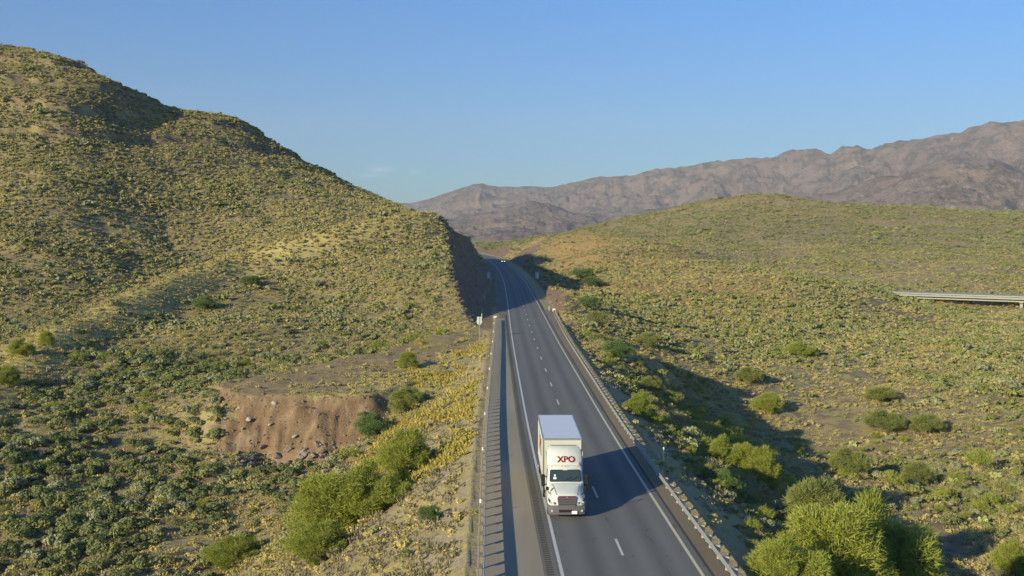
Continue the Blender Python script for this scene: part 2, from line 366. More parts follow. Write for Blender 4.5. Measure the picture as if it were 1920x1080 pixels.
# --- asphalt
def asphalt(name, a, c2, track=True):
    b = NB(name); f = b.noise(.5, 5, stretch=(1, .12, 1)); g = b.noise(28, 3, rough=.8)
    c = b.mix(b.ramp(f, .3, .7), a, c2); c = b.mix(b.ramp(g, .35, .65, 0, .35), c, tuple(x*1.35 for x in c2))
    if track:
        cr = b.noise(1.6, 5, stretch=(1, .25, 1), dist=1.5); c = b.mix(b.ramp(cr, .63, .66, 0, .35), c, (.035,.035,.035))
        c = b.mix(b.attr('wear'), c, tuple(x*1.18 for x in c2))
        c = b.mix(b.attr('oil'), c, tuple(x*.6 for x in a))
    b.bump(g, .35, .01); M[name] = b.col(c, .85); return M[name]
asphalt('asphalt', (.118,.117,.108), (.148,.146,.134))
asphalt('shoulder_asphalt', (.24,.205,.145), (.32,.275,.20), False)
asphalt('old_asphalt', (.13,.12,.095), (.18,.165,.13), False)
asphalt('verge', (.15,.12,.075), (.235,.19,.12), False)
asphalt('dark_seam', (.05,.048,.045), (.075,.07,.06), False)
def paint(name, c):
    b = NB(name); f = b.noise(9, 5, rough=.8); M[name] = b.col(b.mix(b.ramp(f, .52, .68, 0, .7), c, (.2,.2,.19)), .7)
paint('white_paint', (.56,.55,.51)); paint('cream_paint', (.56,.52,.37))
simple('truck_white', (.58,.60,.54), .35, var=.05, scale=2); M['truck_white'].node_tree.nodes['Principled BSDF'].inputs['Coat Weight'].default_value = .3
simple('trailer_white', (.53,.54,.46), .5, var=.08, scale=1.5); simple('trailer_roof', (.62,.65,.70), .4, var=.07, scale=1)
simple('trim_steel', (.55,.55,.53), .35, .8); simple('galvanised', (.37,.37,.34), .6, .4, .2, 3); simple('rubber', (.03,.03,.03), .85)
simple('bumper_grey', (.125,.115,.125), .6); simple('grille_grey', (.12,.115,.12), .5); simple('black_plastic', (.02,.02,.022), .5)
simple('maroon', (.12,.02,.045), .5); simple('letter_red', (.20,.008,.012), .5); simple('wood_post', (.30,.22,.14), .9, 0, .3, 8); simple('block_wood', (.50,.43,.31), .9, 0, .25, 8)
simple('sign_back', (.62,.62,.60), .45, .3); simple('concrete', (.33,.325,.27), .85, 0, .15, .5); simple('marker_cream', (.75,.72,.58), .6)
simple('amber', (.8,.3,.03), .3); simple('plate_white', (.8,.8,.8), .5); simple('seat_dark', (.06,.06,.07), .8); simple('sticker', (.6,.75,.78), .6)
simple('clod', (.22,.14,.09), 1, 0, .3, 3); simple('post_grey', (.21,.19,.16), .9, 0, .3, 8); simple('stone', (.23,.19,.15), .95, 0, .35, 2); simple('pale_stone', (.46,.40,.33), .95, 0, .25, 2); simple('old_wood', (.16,.12,.09), .95); simple('earth_dark', (.16,.11,.07), .95)
b = NB('glass_dark'); b.b.inputs['Roughness'].default_value = .06; b.b.inputs['Base Color'].default_value = (.035,.055,.06,1); b.b.inputs['Specular IOR Level'].default_value = .6
M['glass'] = b.m
b = NB('lamp_lens'); b.b.inputs['Roughness'].default_value = .12; b.b.inputs['Base Color'].default_value = (.42,.48,.50,1); b.b.inputs['Specular IOR Level'].default_value = .7; M['lens'] = b.m
b = NB('lit_lamp'); b.b.inputs['Emission Color'].default_value = (1,.97,.9,1); b.b.inputs['Emission Strength'].default_value = 3; M['lit_lamp'] = b.m
# --- foliage: diffuse leaf with a little light passing through
def leaf(name, a, c2, trans=.25, rough=.75):
    b = NB(name); r = b.rnd(); f = b.noise(1.3, 3, b.objco(), rough=.7)
    k = b.math('ADD', b.math('MULTIPLY', r, .6), b.math('MULTIPLY', b.ramp(f, .3, .7), .4))
    c = b.mix(k, a, c2); b.col(c, rough); b.b.inputs['Specular IOR Level'].default_value = .1
    tr = b.n('ShaderNodeBsdfTranslucent'); b.L(c, tr.inputs[0]); mx = b.n('ShaderNodeMixShader'); mx.inputs[0].default_value = trans
    b.L(b.b.outputs[0], mx.inputs[1]); b.L(tr.outputs[0], mx.inputs[2]); b.L(mx.outputs[0], b.out.inputs[0])
    M[name] = b.m
leaf('leaf_dark', (.155,.185,.075), (.27,.29,.11)); leaf('leaf_grey', (.265,.275,.145), (.42,.42,.21)); leaf('leaf_olive', (.24,.255,.085), (.385,.38,.13))
leaf('leaf_yellowgreen', (.27,.31,.06), (.40,.42,.08), .3); leaf('leaf_palo', (.24,.275,.085), (.34,.35,.10), .3); leaf('leaf_mesquite', (.15,.22,.075), (.23,.30,.095), .3)
leaf('leaf_tan', (.34,.30,.14), (.48,.42,.18)); leaf('straw', (.46,.39,.15), (.62,.53,.21), .25); leaf('gold_bloom', (.48,.40,.10), (.60,.51,.15), .3)
leaf('straw_grey', (.30,.26,.15), (.44,.39,.23), .3); leaf('leaf_pear', (.30,.33,.12), (.38,.40,.15), 0); leaf('twig', (.24,.20,.14), (.34,.30,.22), 0)
simple('bark', (.14,.10,.07), .95, 0, .3, 9); simple('green_bark', (.30,.32,.12), .85, 0, .2, 5)

# ---------------------------------------------------------------- the land as one sheet
def build_land():
    fine = np.radians(np.linspace(-38, 38, 620)); coarse = np.radians(np.linspace(38, 322, 90))[1:-1]
    th = np.concatenate([fine, coarse]); r = np.concatenate([np.linspace(2, 44, 22)[:-1], np.exp(np.linspace(math.log(44), math.log(700), 470)), np.exp(np.linspace(math.log(700), math.log(3600), 110))[1:]])
    T, Rr = np.meshgrid(th, r); x = Rr*np.sin(T); y = Rr*np.cos(T)
    z, a = land(x, y, True)
    # the tops of the left hill end in small ledges
    nT, nR = len(th), len(r)
    V = np.stack([x.ravel(), y.ravel(), z.ravel()], 1)
    i = np.arange(nR-1)[:,None]*nT; j = np.arange(nT)[None,:]; j2 = (j+1) % nT
    F = np.stack([(i+j).ravel(), (i+j2).ravel(), (i+nT+j2).ravel(), (i+nT+j).ravel()], 1)[:, ::-1]
    me = fast_mesh('land', V, F, True)
    o = link('ground', me, M['ground']); tag(o, kind='structure')
    d, dl, dr = a['d'], a['dl'], a['dr']; nz = fbm(x/5, y/5, 4)
    def put(n, v):
        at = me.attributes.new(n, 'FLOAT', 'POINT'); at.data.foreach_set('value', np.clip(v, 0, 1).astype(np.float32).ravel())
    dirt = ((a['fill'] & (x < -16.5) & (a['db'] > 0)) | (a['bench'] & (sstep(-1, 5, x+26-(y-135)*.55+nz*7) < .5)))*1.0
    dirt = np.maximum(dirt, (a['bench'] & (y > 165) & (nz > -.3))*.8)
    dirt = dirt*np.where(a['bench'], .62, 1.0)  # pad top: tan grassy tone, paled further to offset the grazing sun
    dirt = np.maximum(dirt, ((d <= 0) & (x < XL(y)-3.4) & (y > 186))*.85)  # floor under the cut: brown dirt, colour darkened to its shaded tone
    put('dirt', dirt); put('straw', np.exp(-(a['cd']/6)**2)*1.0+a['bench']*.45*(dirt > .5)+a['bench']*(dirt < .5)*.9)
    put('rock', a['led']*(fbm(x/5, y/5, 3) > .1)*.7+(a['cut'] & (y > 178) & (a['base'] > 1.0) & (d > 0))*1.0+((dr > 0) & (dr < 5+nz*5) & (y > 232) & (y < 620))*.9)
    put('gravel', (1-sstep(1.5, 12, d+nz*5))*(y < 185)*(d > 0)+(d <= 0)*1.0)
    put('gold', sstep(.05, .3, fbm(x/4+30, y/7, 3)+.10)*(dl > .8)*(dl < 12)*sstep(82, 92, y)*(y < 190)*.9+a['bench']*(dirt < .5)*.5)
    ridge = sstep(8, 25, x)*sstep(270, 330, y)*(1-sstep(620, 760, y))*(1-sstep(65, 120, x))
    put('warm', ridge*.95+sstep(600, 900, y)*(x > 0)*.4+((dr > 0) & (dr < 12) & (y > 190) & (y < 300))*.7)
    put('pale', (sstep(.3, 1, 1-np.hypot((x-190)/28, (y-398)/9)))*1.0)
    return o
build_land()
def build_mountains():
    th = np.radians(np.linspace(-32, 36, 1150)); t = np.linspace(0, 1, 300)
    px = 960+FOC*np.tan(th)
    far = [(-600,365),(300,372),(740,378),(800,373),(830,365),(870,352),(905,347),(935,352),(985,348),(1040,350),(1080,340),(1110,335),(1150,330),(1200,322),(1260,318),(1300,312),(1370,303),(1450,292),(1500,277),(1525,273),(1553,281),(1575,268),(1600,264),(1630,273),(1655,267),(1700,261),(1760,250),(1800,245),(1850,231),(1890,230),(1920,224),(2100,205),(2700,215)]
    near = [(-600,400),(300,395),(740,402),(850,412),(915,398),(985,378),(1030,384),(1080,402),(1150,398),(1230,392),(1300,385),(1400,375),(1480,362),(1560,352),(1650,330),(1720,305),(1780,294),(1850,300),(1920,322),(2100,350),(2700,380)]
    def hgt(tab, r): q = np.interp(px, *zip(*tab)); return CAM_H+(430-q)/FOC*r*np.cos(th)
    r_far = np.interp(px, [500,1100,1900,2700], [7600,7200,6000,5600]); r_near = np.interp(px, [500,1000,1500,1900,2700], [4700,4600,4400,4200,4200])
    Hf = hgt(far, r_far); Hn = hgt(near, r_near)
    r0 = 2300; Rr = r0+(9000-r0)*t[:,None]+0*th[None,:]; x = Rr*np.sin(th); y = Rr*np.cos(th)
    warp = fbm(x/900, y/900, 4)*260
    def range_(H, rp, w_, k):
        s = (Rr+warp*(np.abs(Rr-rp)/w_).clip(0,1)-rp)/w_; prof = np.where(s < 0, np.exp(-np.abs(s)**1.35*2.2), np.exp(-s**2*3))
        sp = ridged(x/k+2, y/k, 6, .62); m = np.clip(np.abs(Rr-rp)/(w_*.35), 0, 1)
        return (H*1.05+25)*(prof*(1-(.10+.52*m)*(1-sp)*1.9))-25+fbm(x/140, y/140, 5)*48*m+(ridged(x/130+4, y/130, 4)-.6)*26
    z = np.maximum(range_(Hf, r_far, 2600, 800.), range_(Hn, r_near, 1500, 520.))
    z = np.maximum(z, -20+fbm(x/200, y/200, 4)*14)*sstep(0, .03, t)[:,None]+(1-sstep(0, .03, t)[:,None])*-40
    nT, nR = len(th), len(t); V = np.stack([x.ravel(), y.ravel(), z.ravel()], 1)
    i = np.arange(nR-1)[:,None]*nT; j = np.arange(nT-1)[None,:]
    F = np.stack([(i+j).ravel(), (i+j+1).ravel(), (i+nT+j+1).ravel(), (i+nT+j).ravel()], 1)[:, ::-1]
    tag(link('mountains', fast_mesh('mountains', V, F, True), M['mountain']), kind='structure')
build_mountains()

# ---------------------------------------------------------------- road
def strip(name, y0, y1, xa, xb, z, mat, step=2.0, nx=1, attrs=False):
    ys = np.arange(y0, y1+.01, step); A = xa(ys); B = xb(ys)
    X = A[:,None]+(B-A)[:,None]*np.linspace(0, 1, nx+1)[None,:]; Y = np.repeat(ys[:,None], nx+1, 1)
    V = np.stack([X.ravel(), Y.ravel(), np.full(X.size, z)], 1); n = nx+1
    i = np.arange(len(ys)-1)[:,None]*n; j = np.arange(nx)[None,:]
    F = np.stack([(i+j).ravel(), (i+j+1).ravel(), (i+n+j+1).ravel(), (i+n+j).ravel()], 1)
    me = fast_mesh(name, V, F)
    if attrs:
        u = (X-XL(Y)).ravel()
        we = np.zeros(len(u)); oi = np.zeros(len(u))
        for c0 in (1.0, 2.8, 4.6, 6.4): we += np.exp(-((u-c0)/.38)**2)*.75
        for c0 in (1.9, 5.5): oi += np.exp(-((u-c0)/.35)**2)*.28
        oi += np.exp(-((u-3.68)/.04)**2)*.8
        for nm, v in (('wear', we), ('oil', oi)):
            at = me.attributes.new(nm, 'FLOAT', 'POINT'); at.data.foreach_set('value', np.clip(v, 0, 1).astype(np.float32))
    return tag(link(name, me, M[mat]), kind='structure')
yL = lambda o: (lambda y: XL(y)+o)
strip('road', -300, 1000, yL(-.25), yL(LW+.45), .02, 'asphalt', 2, 64, True)
strip('road_shoulder', -100, 206, lambda y: rail_l(y)-.12, lambda y: XL(y)-.95, .012, 'shoulder_asphalt')
strip('road_shoulder', -100, 900, yL(-.95), yL(-.25), .016, 'old_asphalt')
strip('road_shoulder', 204, 900, lambda y: XL(y)-2.0-1.2*sstep(205, 260, y), yL(-.95), .008, 'old_asphalt')
strip('road_shoulder', -100, 230, yL(LW+.45), lambda y: rail_r(y)+.3, .008, 'verge')
strip('road_shoulder', -100, 900, yL(LW+.32), yL(LW+.62), .014, 'dark_seam')
strip('road_marking', -100, 900, yL(-.09), yL(.09), .026, 'white_paint')
strip('road_marking', -100, 900, yL(LW-.09), yL(LW+.09), .026, 'cream_paint')
mb = MB()
for k in range(-6, 60):
    y0 = 55.6+12.19*k
    ys = [y0, y0+1.5, y0+3.05]
    mb.quad_strip([(XL(y)+3.6-.075, y, .027) for y in ys], [(XL(y)+3.6+.075, y, .027) for y in ys])
o = mb.build('lane_markings', M['white_paint']); tag(o, kind='structure')
mb = MB(); y = 30.0
while y < 215:
    mb.poly([(XL(y)-.80, y, .0225), (XL(y)-.42, y, .0225), (XL(y)-.42, y+.17, .0225), (XL(y)-.80, y+.17, .0225)]); y += .34
tag(mb.build('rumble_strip', M['dark_seam']), kind='structure')
# ---------------------------------------------------------------- shrub, tuft and tree shapes
def leaf_quads(C, N, s, asp, g):
    """flat leaf sprays: centres C, normals N, half size s, length/width asp"""
    n = len(C); N = N/np.linalg.norm(N, axis=1, keepdims=True)
    t = g.normal(size=(n,3)); t -= (t*N).sum(1, keepdims=True)*N; t /= np.linalg.norm(t, axis=1, keepdims=True); u = np.cross(N, t)
    s = np.broadcast_to(s, (n,))[:,None]; a = t*s*asp; b_ = u*s
    V = np.stack([C-a-b_*.4, C-a*.2+b_, C+a+b_*.3, C+a*.1-b_], 1).reshape(-1, 3)
    return V, np.arange(n*4).reshape(n, 4)
def shrub_mesh(name, seed, n, size, mat, h=.9, blobs=9, flat=.6, asp=1.3, core=.2, open_=.35):
    g = np.random.default_rng(seed); B = []
    for k in range(blobs):
        a = g.uniform(0, 2*math.pi); q = math.sqrt(g.uniform(.02, 1)); B.append((math.cos(a)*.62*q, math.sin(a)*.62*q, h*(.30+.42*math.sqrt(max(0, 1-q*q))*g.uniform(.75, 1.1)), g.uniform(.26, .42)))
    B = np.array(B); k = g.integers(0, blobs, n); d = g.normal(size=(n,3)); d[:,2] = np.abs(d[:,2])*.9-.25; d /= np.linalg.norm(d, axis=1, keepdims=True)
    rad = B[k,3]*g.uniform(.6, 1.12, n)**open_
    C = B[k,:3]+d*rad[:,None]*np.array([1,1,flat+.25]); C[:,2] = np.maximum(C[:,2], .03)
    N = d+g.normal(size=(n,3))*.55; V, F = leaf_quads(C, N, size*g.uniform(.6, 1.3, n), asp, g)
    me = fast_mesh(name, V, F); me.materials.append(M[mat]); return me
def wispy_mesh(name, seed, n, mat, h=1.1, wdt=.016, ln=.20, stems=9):
    """upright sprays of thin green twigs"""
    g = np.random.default_rng(seed); a = g.uniform(0, 2*math.pi, stems*4); sp = np.sqrt(g.uniform(.02, 1, stems*4))
    S = np.stack([np.cos(a)*sp*.95, np.sin(a)*sp*.95, h*(1-.45*sp**2)*g.uniform(.8, 1.1, stems*4)], 1)
    k = g.integers(0, stems*4, n); t = g.uniform(.3, 1, n)**.6; C = S[k]*np.stack([t, t, t**.9], 1)+g.normal(size=(n,3))*.085*np.array([1,1,.8])
    C[:,2] = np.maximum(C[:,2], .05); D = S[k]*np.array([.8,.8,1.])+g.normal(size=(n,3))*.45; D /= np.linalg.norm(D, axis=1, keepdims=True)
    W = np.cross(D, g.normal(size=(n,3))); W /= np.linalg.norm(W, axis=1, keepdims=True); L = ln*g.uniform(.5, 1.3, n)[:,None]
    V = np.stack([C-W*wdt, C+W*wdt, C+D*L+W*wdt*.3, C+D*L-W*wdt*.3], 1).reshape(-1, 3)
    me = fast_mesh(name, V, np.arange(n*4).reshape(n, 4)); me.materials.append(M[mat]); return me
def tuft_mesh(name, seed, tufts, blades, mat, spread=.9, hh=.4, wdt=.022):
    g = np.random.default_rng(seed); V = []
    for _ in range(tufts):
        c = np.array([g.uniform(-spread, spread), g.uniform(-spread, spread), -.06]); s = g.uniform(.6, 1.25)
        for _ in range(blades):
            a = g.uniform(0, 2*math.pi); l = g.uniform(.1, .55); p0 = c+np.array([math.cos(a), math.sin(a), 0])*.09*s; p1 = p0+np.array([math.cos(a)*l, math.sin(a)*l, 1])*hh*s*g.uniform(.6, 1.1)
            wv = np.array([-math.sin(a+1), math.cos(a+1), 0])*wdt*s; V += [p0-wv, p0+wv, p1+wv*.4, p1-wv*.4]
    V = np.array(V); me = fast_mesh(name, V, np.arange(len(V)).reshape(-1, 4)); me.materials.append(M[mat]); return me
NEAR = {'dark': [shrub_mesh('foliage', 10+i, 620, .075, 'leaf_dark', .85+.1*i) for i in range(3)],
        'grey': [shrub_mesh('foliage', 20+i, 480, .075, 'leaf_grey', .75+.1*i, 8, asp=1.8) for i in range(3)],
        'olive': [shrub_mesh('foliage', 30+i, 520, .075, 'leaf_olive', .8+.1*i, 10) for i in range(3)],
        'green': [wispy_mesh('foliage', 40+i, 1100, 'leaf_yellowgreen', 1.0+.15*i) for i in range(3)],
        'tan': [wispy_mesh('foliage', 50+i, 700, 'leaf_tan', .8) for i in range(2)]}
FAR = {'dark': [shrub_mesh('foliage', 60+i, 90, .19, 'leaf_dark', .85, 6, asp=1.) for i in range(2)],
       'grey': [shrub_mesh('foliage', 63+i, 80, .19, 'leaf_grey', .75, 6, asp=1.) for i in range(2)],
       'olive': [shrub_mesh('foliage', 66+i, 80, .19, 'leaf_olive', .8, 6, asp=1.) for i in range(2)],
       'green': [shrub_mesh('foliage', 69+i, 80, .19, 'leaf_palo', .9, 6, asp=1.) for i in range(2)],
       'tan': [shrub_mesh('foliage', 72+i, 60, .17, 'leaf_tan', .7, 6, asp=1.) for i in range(2)]}
KINDS = ['dark', 'grey', 'olive', 'green', 'tan']

# ---------------------------------------------------------------- where the scrub stands
def scatter(y0, y1, dens, seed, half=31):
    g = np.random.default_rng(seed); a = math.radians(half)
    n = int(dens*(y1*y1-y0*y0)*a); r = np.sqrt(g.uniform(y0*y0, y1*y1, n)); t = g.uniform(-a, a, n)
    x, y = r*np.sin(t), r*np.cos(t); z, i = land(x, y, True); return g, x, y, z, i
def seen(x, y, z, top):
    """which spots the camera could have in view (their tops clear of the land before them)"""
    px, py, zc = project(x, y, z+top); ok = (px > -30) & (px < 1950) & (py < 1110) & (py > 0)
    idx = np.where(ok)[0]; vis = np.zeros(len(x), bool)
    ts = np.linspace(.2, .985, 48); X = x[idx,None]*ts; Y = y[idx,None]*ts; Z = CAM_H+(z+top)[idx,None].reshape(-1,1)*ts-CAM_H*ts
    vis[idx] = (land(X, Y) < Z+.1).all(1); return vis
SX, SY, SZ, SR, SK, SH = [], [], [], [], [], []
for y0, y1, dens, seed in ((38, 260, 1.0, 101), (260, 460, .85, 102), (460, 700, .40, 105), (700, 1350, .19, 103), (1350, 2300, .012, 104)):
    g, x, y, z, i = scatter(y0, y1, dens, seed); n = len(x)
    cl = fbm(x/14+3, y/14, 3); cl2 = fbm(x/55, y/55+8, 3); u = g.uniform(0, 1, n)
    valley = (x < -14) & (y < 170) & (x > -95) & (z < -2.2)
    left = (x < XL(y)) & ~valley; right = x > XL(y)+5
    warm = right & (x > 10) & (x < 100) & (y > 290) & (y < 680) & (z > -2)
    p = np.where(valley, .44+.45*cl, 0)+np.where(left, .66+.85*cl+.6*cl2, 0)+np.where(right & ~warm, .52+.85*cl+.8*cl2, 0)+np.where(warm, .22+.3*cl, 0)
    p = np.where((x > 12) & (x < 46) & (y < 205) & (z < -7.5), .22+.4*cl, p)
    p = np.where(i['cd'] < 5.5, p*.15, p)
    if y0 > 600: p = .66+.8*cl+.6*cl2
    d = i['d']; p = np.where(d < 2.2, 0, p); p = np.where((d < 22) & (y < 215) & (i['emb'] | (d < 6)) & (d >= 2.2), np.where(i['dl'] > 0, .05, .8), p)
    p = np.where(i['bench'], .0, p); p = np.where(i['fill'] & (x < -16), .012, p); p = np.where(i['cut'] & (y > 178), .012, p)
    p = np.where((np.hypot((x-190)/26, (y-398)/9) < 1), .03, p)
    p = np.where((x > -36) & (x < -18) & (y > 117) & (y < 125), .03, p)
    keep = u < p; x, y, z, cl, cl2 = x[keep], y[keep], z[keep], cl[keep], cl2[keep]; n = len(x); valley, left, right, warm = valley[keep], left[keep], right[keep], warm[keep]; d = d[keep]; dl = i['dl'][keep]
    r = np.exp(g.normal(0, .38, n))
    r = np.where(valley, np.minimum(r, 1.45), r); r *= np.where(valley, .84, np.where(left, .54, np.where(warm, .55, .58)))*(1+.25*cl)
    r = np.where((y0 > 600), r*1.45, r); r = np.where((x > 0) & (y > 250) & (y0 < 600), r*1.1, r); r = np.where((d < 12) & (y < 215), r*np.where(d < 3.5, .5, .9), r)
    mixes = {'v': [.52,.24,.14,.03,.07], 'l': [.06,.30,.20,.02,.42], 'r': [.05,.20,.34,.16,.25], 'w': [.10,.28,.22,.04,.36], 'f': [.14,.22,.32,.04,.28], 'e': [.03,.18,.20,.22,.37]}
    u = g.uniform(0, 1, n); k = np.zeros(n, int)
    sel = np.where(valley, 0, np.where(left, 1, np.where(warm, 3, 2)))
    if y0 > 600: sel[:] = 4
    sel = np.where((d < 16) & (y < 215), 5, sel)
    for q, key in enumerate(['v', 'l', 'r', 'w', 'f', 'e']): k = np.where(sel == q, np.searchsorted(np.cumsum(mixes[key]), u-1e-9).clip(0, 4), k)
    SX.append(x); SY.append(y); SZ.append(z); SR.append(r); SK.append(k); SH.append(sel)
SX, SY, SZ, SR, SK, SH = map(np.concatenate, (SX, SY, SZ, SR, SK, SH))
dist = np.hypot(SX, SY); score = SR/dist*np.where(SK == 4, .7, 1); order = np.argsort(-score)[:1500]
v = seen(SX[order], SY[order], SZ[order], SR[order]*.8); own = order[v][:292]
mask = np.ones(len(SX), bool); mask[own] = False

PROTO = bpy.data.collections.new('scrub_shapes')
def scatter_object(name, X, Y, Z, S, IDX, meshes, label, cat, seed, tilt=.12, align=False):
    """one mass of plants: points on the land that carry the shapes (nobody could count these)"""
    colx = bpy.data.collections.new(name+'_shapes')
    for k, me in enumerate(meshes):
        o = bpy.data.objects.new('%s_shape_%02d' % (name, k), me); colx.objects.link(o)
    g = np.random.default_rng(seed); n = len(X)
    me = bpy.data.meshes.new(name); me.vertices.add(n); me.vertices.foreach_set('co', np.stack([X, Y, Z], 1).astype(np.float32).ravel())
    rot = np.stack([g.normal(0, tilt, n), g.normal(0, tilt, n), g.uniform(0, 2*math.pi, n)], 1)
    scl = np.stack([S*g.uniform(.85, 1.25, n), S*g.uniform(.85, 1.25, n), S*g.uniform(.75, 1.2, n)], 1)
    a = me.attributes.new('rot', 'FLOAT_VECTOR', 'POINT'); a.data.foreach_set('vector', rot.astype(np.float32).ravel())
    a = me.attributes.new('scl', 'FLOAT_VECTOR', 'POINT'); a.data.foreach_set('vector', scl.astype(np.float32).ravel())
    a = me.attributes.new('idx', 'INT', 'POINT'); a.data.foreach_set('value', np.asarray(IDX, np.int32))
    o = link(name, me); tag(o, label, cat, kind='stuff')
    t = bpy.data.node_groups.new(name, 'GeometryNodeTree'); t.interface.new_socket('Geometry', in_out='INPUT', socket_type='NodeSocketGeometry'); t.interface.new_socket('Geometry', in_out='OUTPUT', socket_type='NodeSocketGeometry')
    gi = t.nodes.new('NodeGroupInput'); go = t.nodes.new('NodeGroupOutput'); ip = t.nodes.new('GeometryNodeInstanceOnPoints'); ci = t.nodes.new('GeometryNodeCollectionInfo')
    ci.inputs['Collection'].default_value = colx; ci.inputs['Separate Children'].default_value = True; ci.inputs['Reset Children'].default_value = True
    def na(nm, ty):
        q = t.nodes.new('GeometryNodeInputNamedAttribute'); q.data_type = ty; q.inputs[0].default_value = nm; return [s for s in q.outputs if s.enabled and s.name == 'Attribute'][0]
    er = t.nodes.new('FunctionNodeEulerToRotation'); t.links.new(na('rot', 'FLOAT_VECTOR'), er.inputs[0])
    t.links.new(gi.outputs[0], ip.inputs['Points']); t.links.new(ci.outputs[0], ip.inputs['Instance']); ip.inputs['Pick Instance'].default_value = True
    t.links.new(na('idx', 'INT'), ip.inputs['Instance Index']); t.links.new(er.outputs[0], ip.inputs['Rotation']); t.links.new(na('scl', 'FLOAT_VECTOR'), ip.inputs['Scale'])
    t.links.new(ip.outputs[0], go.inputs[0]); md = o.modifiers.new('scatter', 'NODES'); md.node_group = t
    return o
meshes = []; nidx = {}; fidx = {}
for k, kn in enumerate(KINDS):
    nidx[k] = (len(meshes), len(NEAR[kn])); meshes += NEAR[kn]
    fidx[k] = (len(meshes), len(FAR[kn])); meshes += FAR[kn]
X, Y, Z, S, K = SX[mask], SY[mask], SZ[mask], SR[mask], SK[mask]; g = np.random.default_rng(5); q = g.integers(0, 60, len(X)); nearby = np.hypot(X, Y) < 190
IDX = np.zeros(len(X), int)
for k in range(5): IDX = np.where((K == k) & nearby, nidx[k][0]+q % nidx[k][1], IDX); IDX = np.where((K == k) & ~nearby, fidx[k][0]+q % fidx[k][1], IDX)
scatter_object('desert_scrub', X, Y, Z-.04, S, IDX, meshes, 'low green and grey desert scrub covering the hills and plain', 'scrub', 11)
# dry grass
GX, GY, GZ, GS, GI = [], [], [], [], []
gm = [tuft_mesh('grass', 80, 9, 26, 'straw', hh=.2), tuft_mesh('grass', 81, 10, 24, 'straw', hh=.17), tuft_mesh('grass', 82, 9, 24, 'straw_grey', hh=.19), tuft_mesh('grass', 83, 11, 26, 'gold_bloom', .85, .30, .035), shrub_mesh('grass', 84, 90, .13, 'straw', .55, 5, asp=1.4), shrub_mesh('grass', 85, 90, .13, 'straw_grey', .5, 5, asp=1.4)]
for y0, y1, dens, seed in ((38, 130, 1.9, 201), (130, 250, 1.2, 202), (250, 420, .95, 203), (420, 700, .32, 204)):
    g, x, y, z, i = scatter(y0, y1, dens, seed); n = len(x); u = g.uniform(0, 1, n); cl = fbm(x/7, y/7+2, 3); d = i['d']
    gold = (i['dl'] > .6) & (i['dl'] < 12) & (y > 82) & (y < 192) & (fbm(x/4+30, y/7, 3)+.10 > .15)
    p = np.where(x < XL(y), .70+.8*cl, .45+.8*cl); p = np.where((d < 30) & (y < 215), .75+.6*cl, p); p = np.where(gold, 1, p); p = np.where(d < .35, 0, p)
    p = np.where((i['dr'] > 0) & (d < 8) & (y < 120), .22+.5*cl, p)
    bd = i['bench']; p = np.where(bd, np.where(sstep(-1, 5, x+26-(y-135)*.55+fbm(x/5, y/5, 4)*7) >= .5, .7, .12), p); p = np.where(i['fill'] & (x < -16.5), .01, p); p = np.where(i['cut'] & (y > 178), .01, p)
    p = np.where((i['cd'] < 5) & (d > 3), 1, p)
    k = u < p; n = k.sum(); w2 = g.uniform(0, 1, n); idx = np.where(w2 < .3, 0, np.where(w2 < .48, 1, np.where(w2 < .68, 2, np.where(w2 < .9, 4, 5)))); idx = np.where((d[k] < 14) & (y[k] < 120) & (w2 < .6), 2, idx)
    if y0 > 200: idx = np.where(w2 < .7, 4, 5)
    idx = np.where(gold[k], 3, idx)
    GX.append(x[k]); GY.append(y[k]); GZ.append(z[k]); GS.append(g.uniform(.7, 1.3, n)*np.where(idx == 4, .55, np.where(idx == 5, .55, 1))*(1 if y0 < 200 else 1.25)); GI.append(idx)
GX, GY, GZ, GS, GI = map(np.concatenate, (GX, GY, GZ, GS, GI))
scatter_object('dry_grass', GX, GY, GZ, GS, GI, gm, 'dry yellow and grey grass in tufts over the slopes', 'grass', 12, .2)

# ---- the largest shrubs, each an object of its own
KN = {'dark': 'dark green rounded', 'grey': 'grey-green', 'olive': 'olive green', 'green': 'bright yellow-green wispy', 'tan': 'dry tan twiggy'}
def place_words(x, y, h):
    if h == 0:
        if x > -32: return 'on the valley floor below the dirt slope'
        if x > -52: return 'among many in the lower left valley'
        return 'at the far left of the valley floor'
    if h == 5: return 'on the bank below the left guardrail' if x < XL(y) else 'on the bank just behind the right guardrail'
    if h == 1: return 'on the grassy left hillside above the valley'
    if h == 3: return 'on the orange-brown ridge right of the road'
    if h == 2:
        if y < 120: return 'on low ground at the lower right'
        if y < 180: return 'on the open plain right of the guardrail'
        return 'on the right plain near the foot of the far hill'
    return 'on the far green hill'
sz = np.quantile(SR[own], [.33, .67])
for j in own:
    kn = KINDS[SK[j]]; me = NEAR[kn][j % len(NEAR[kn])]
    o = bpy.data.objects.new('desert_shrub', me); COL.objects.link(o); g = random.Random(int(j)); s = float(SR[j])
    o.location = (float(SX[j]), float(SY[j]), float(SZ[j])-.05); o.rotation_euler = (g.gauss(0, .08), g.gauss(0, .08), g.uniform(0, 6.28)); o.scale = (s*g.uniform(.9, 1.25), s*g.uniform(.9, 1.25), s*g.uniform(.85, 1.2))
    size = 'small' if s < sz[0] else 'mid-sized' if s < sz[1] else 'large'
    where = place_words(o.location.x, o.location.y, SH[j])
    tag(o, '%s %s shrub %s' % (size, KN[kn], where), 'shrub', '%s %s shrubs %s' % (size, KN[kn], where))
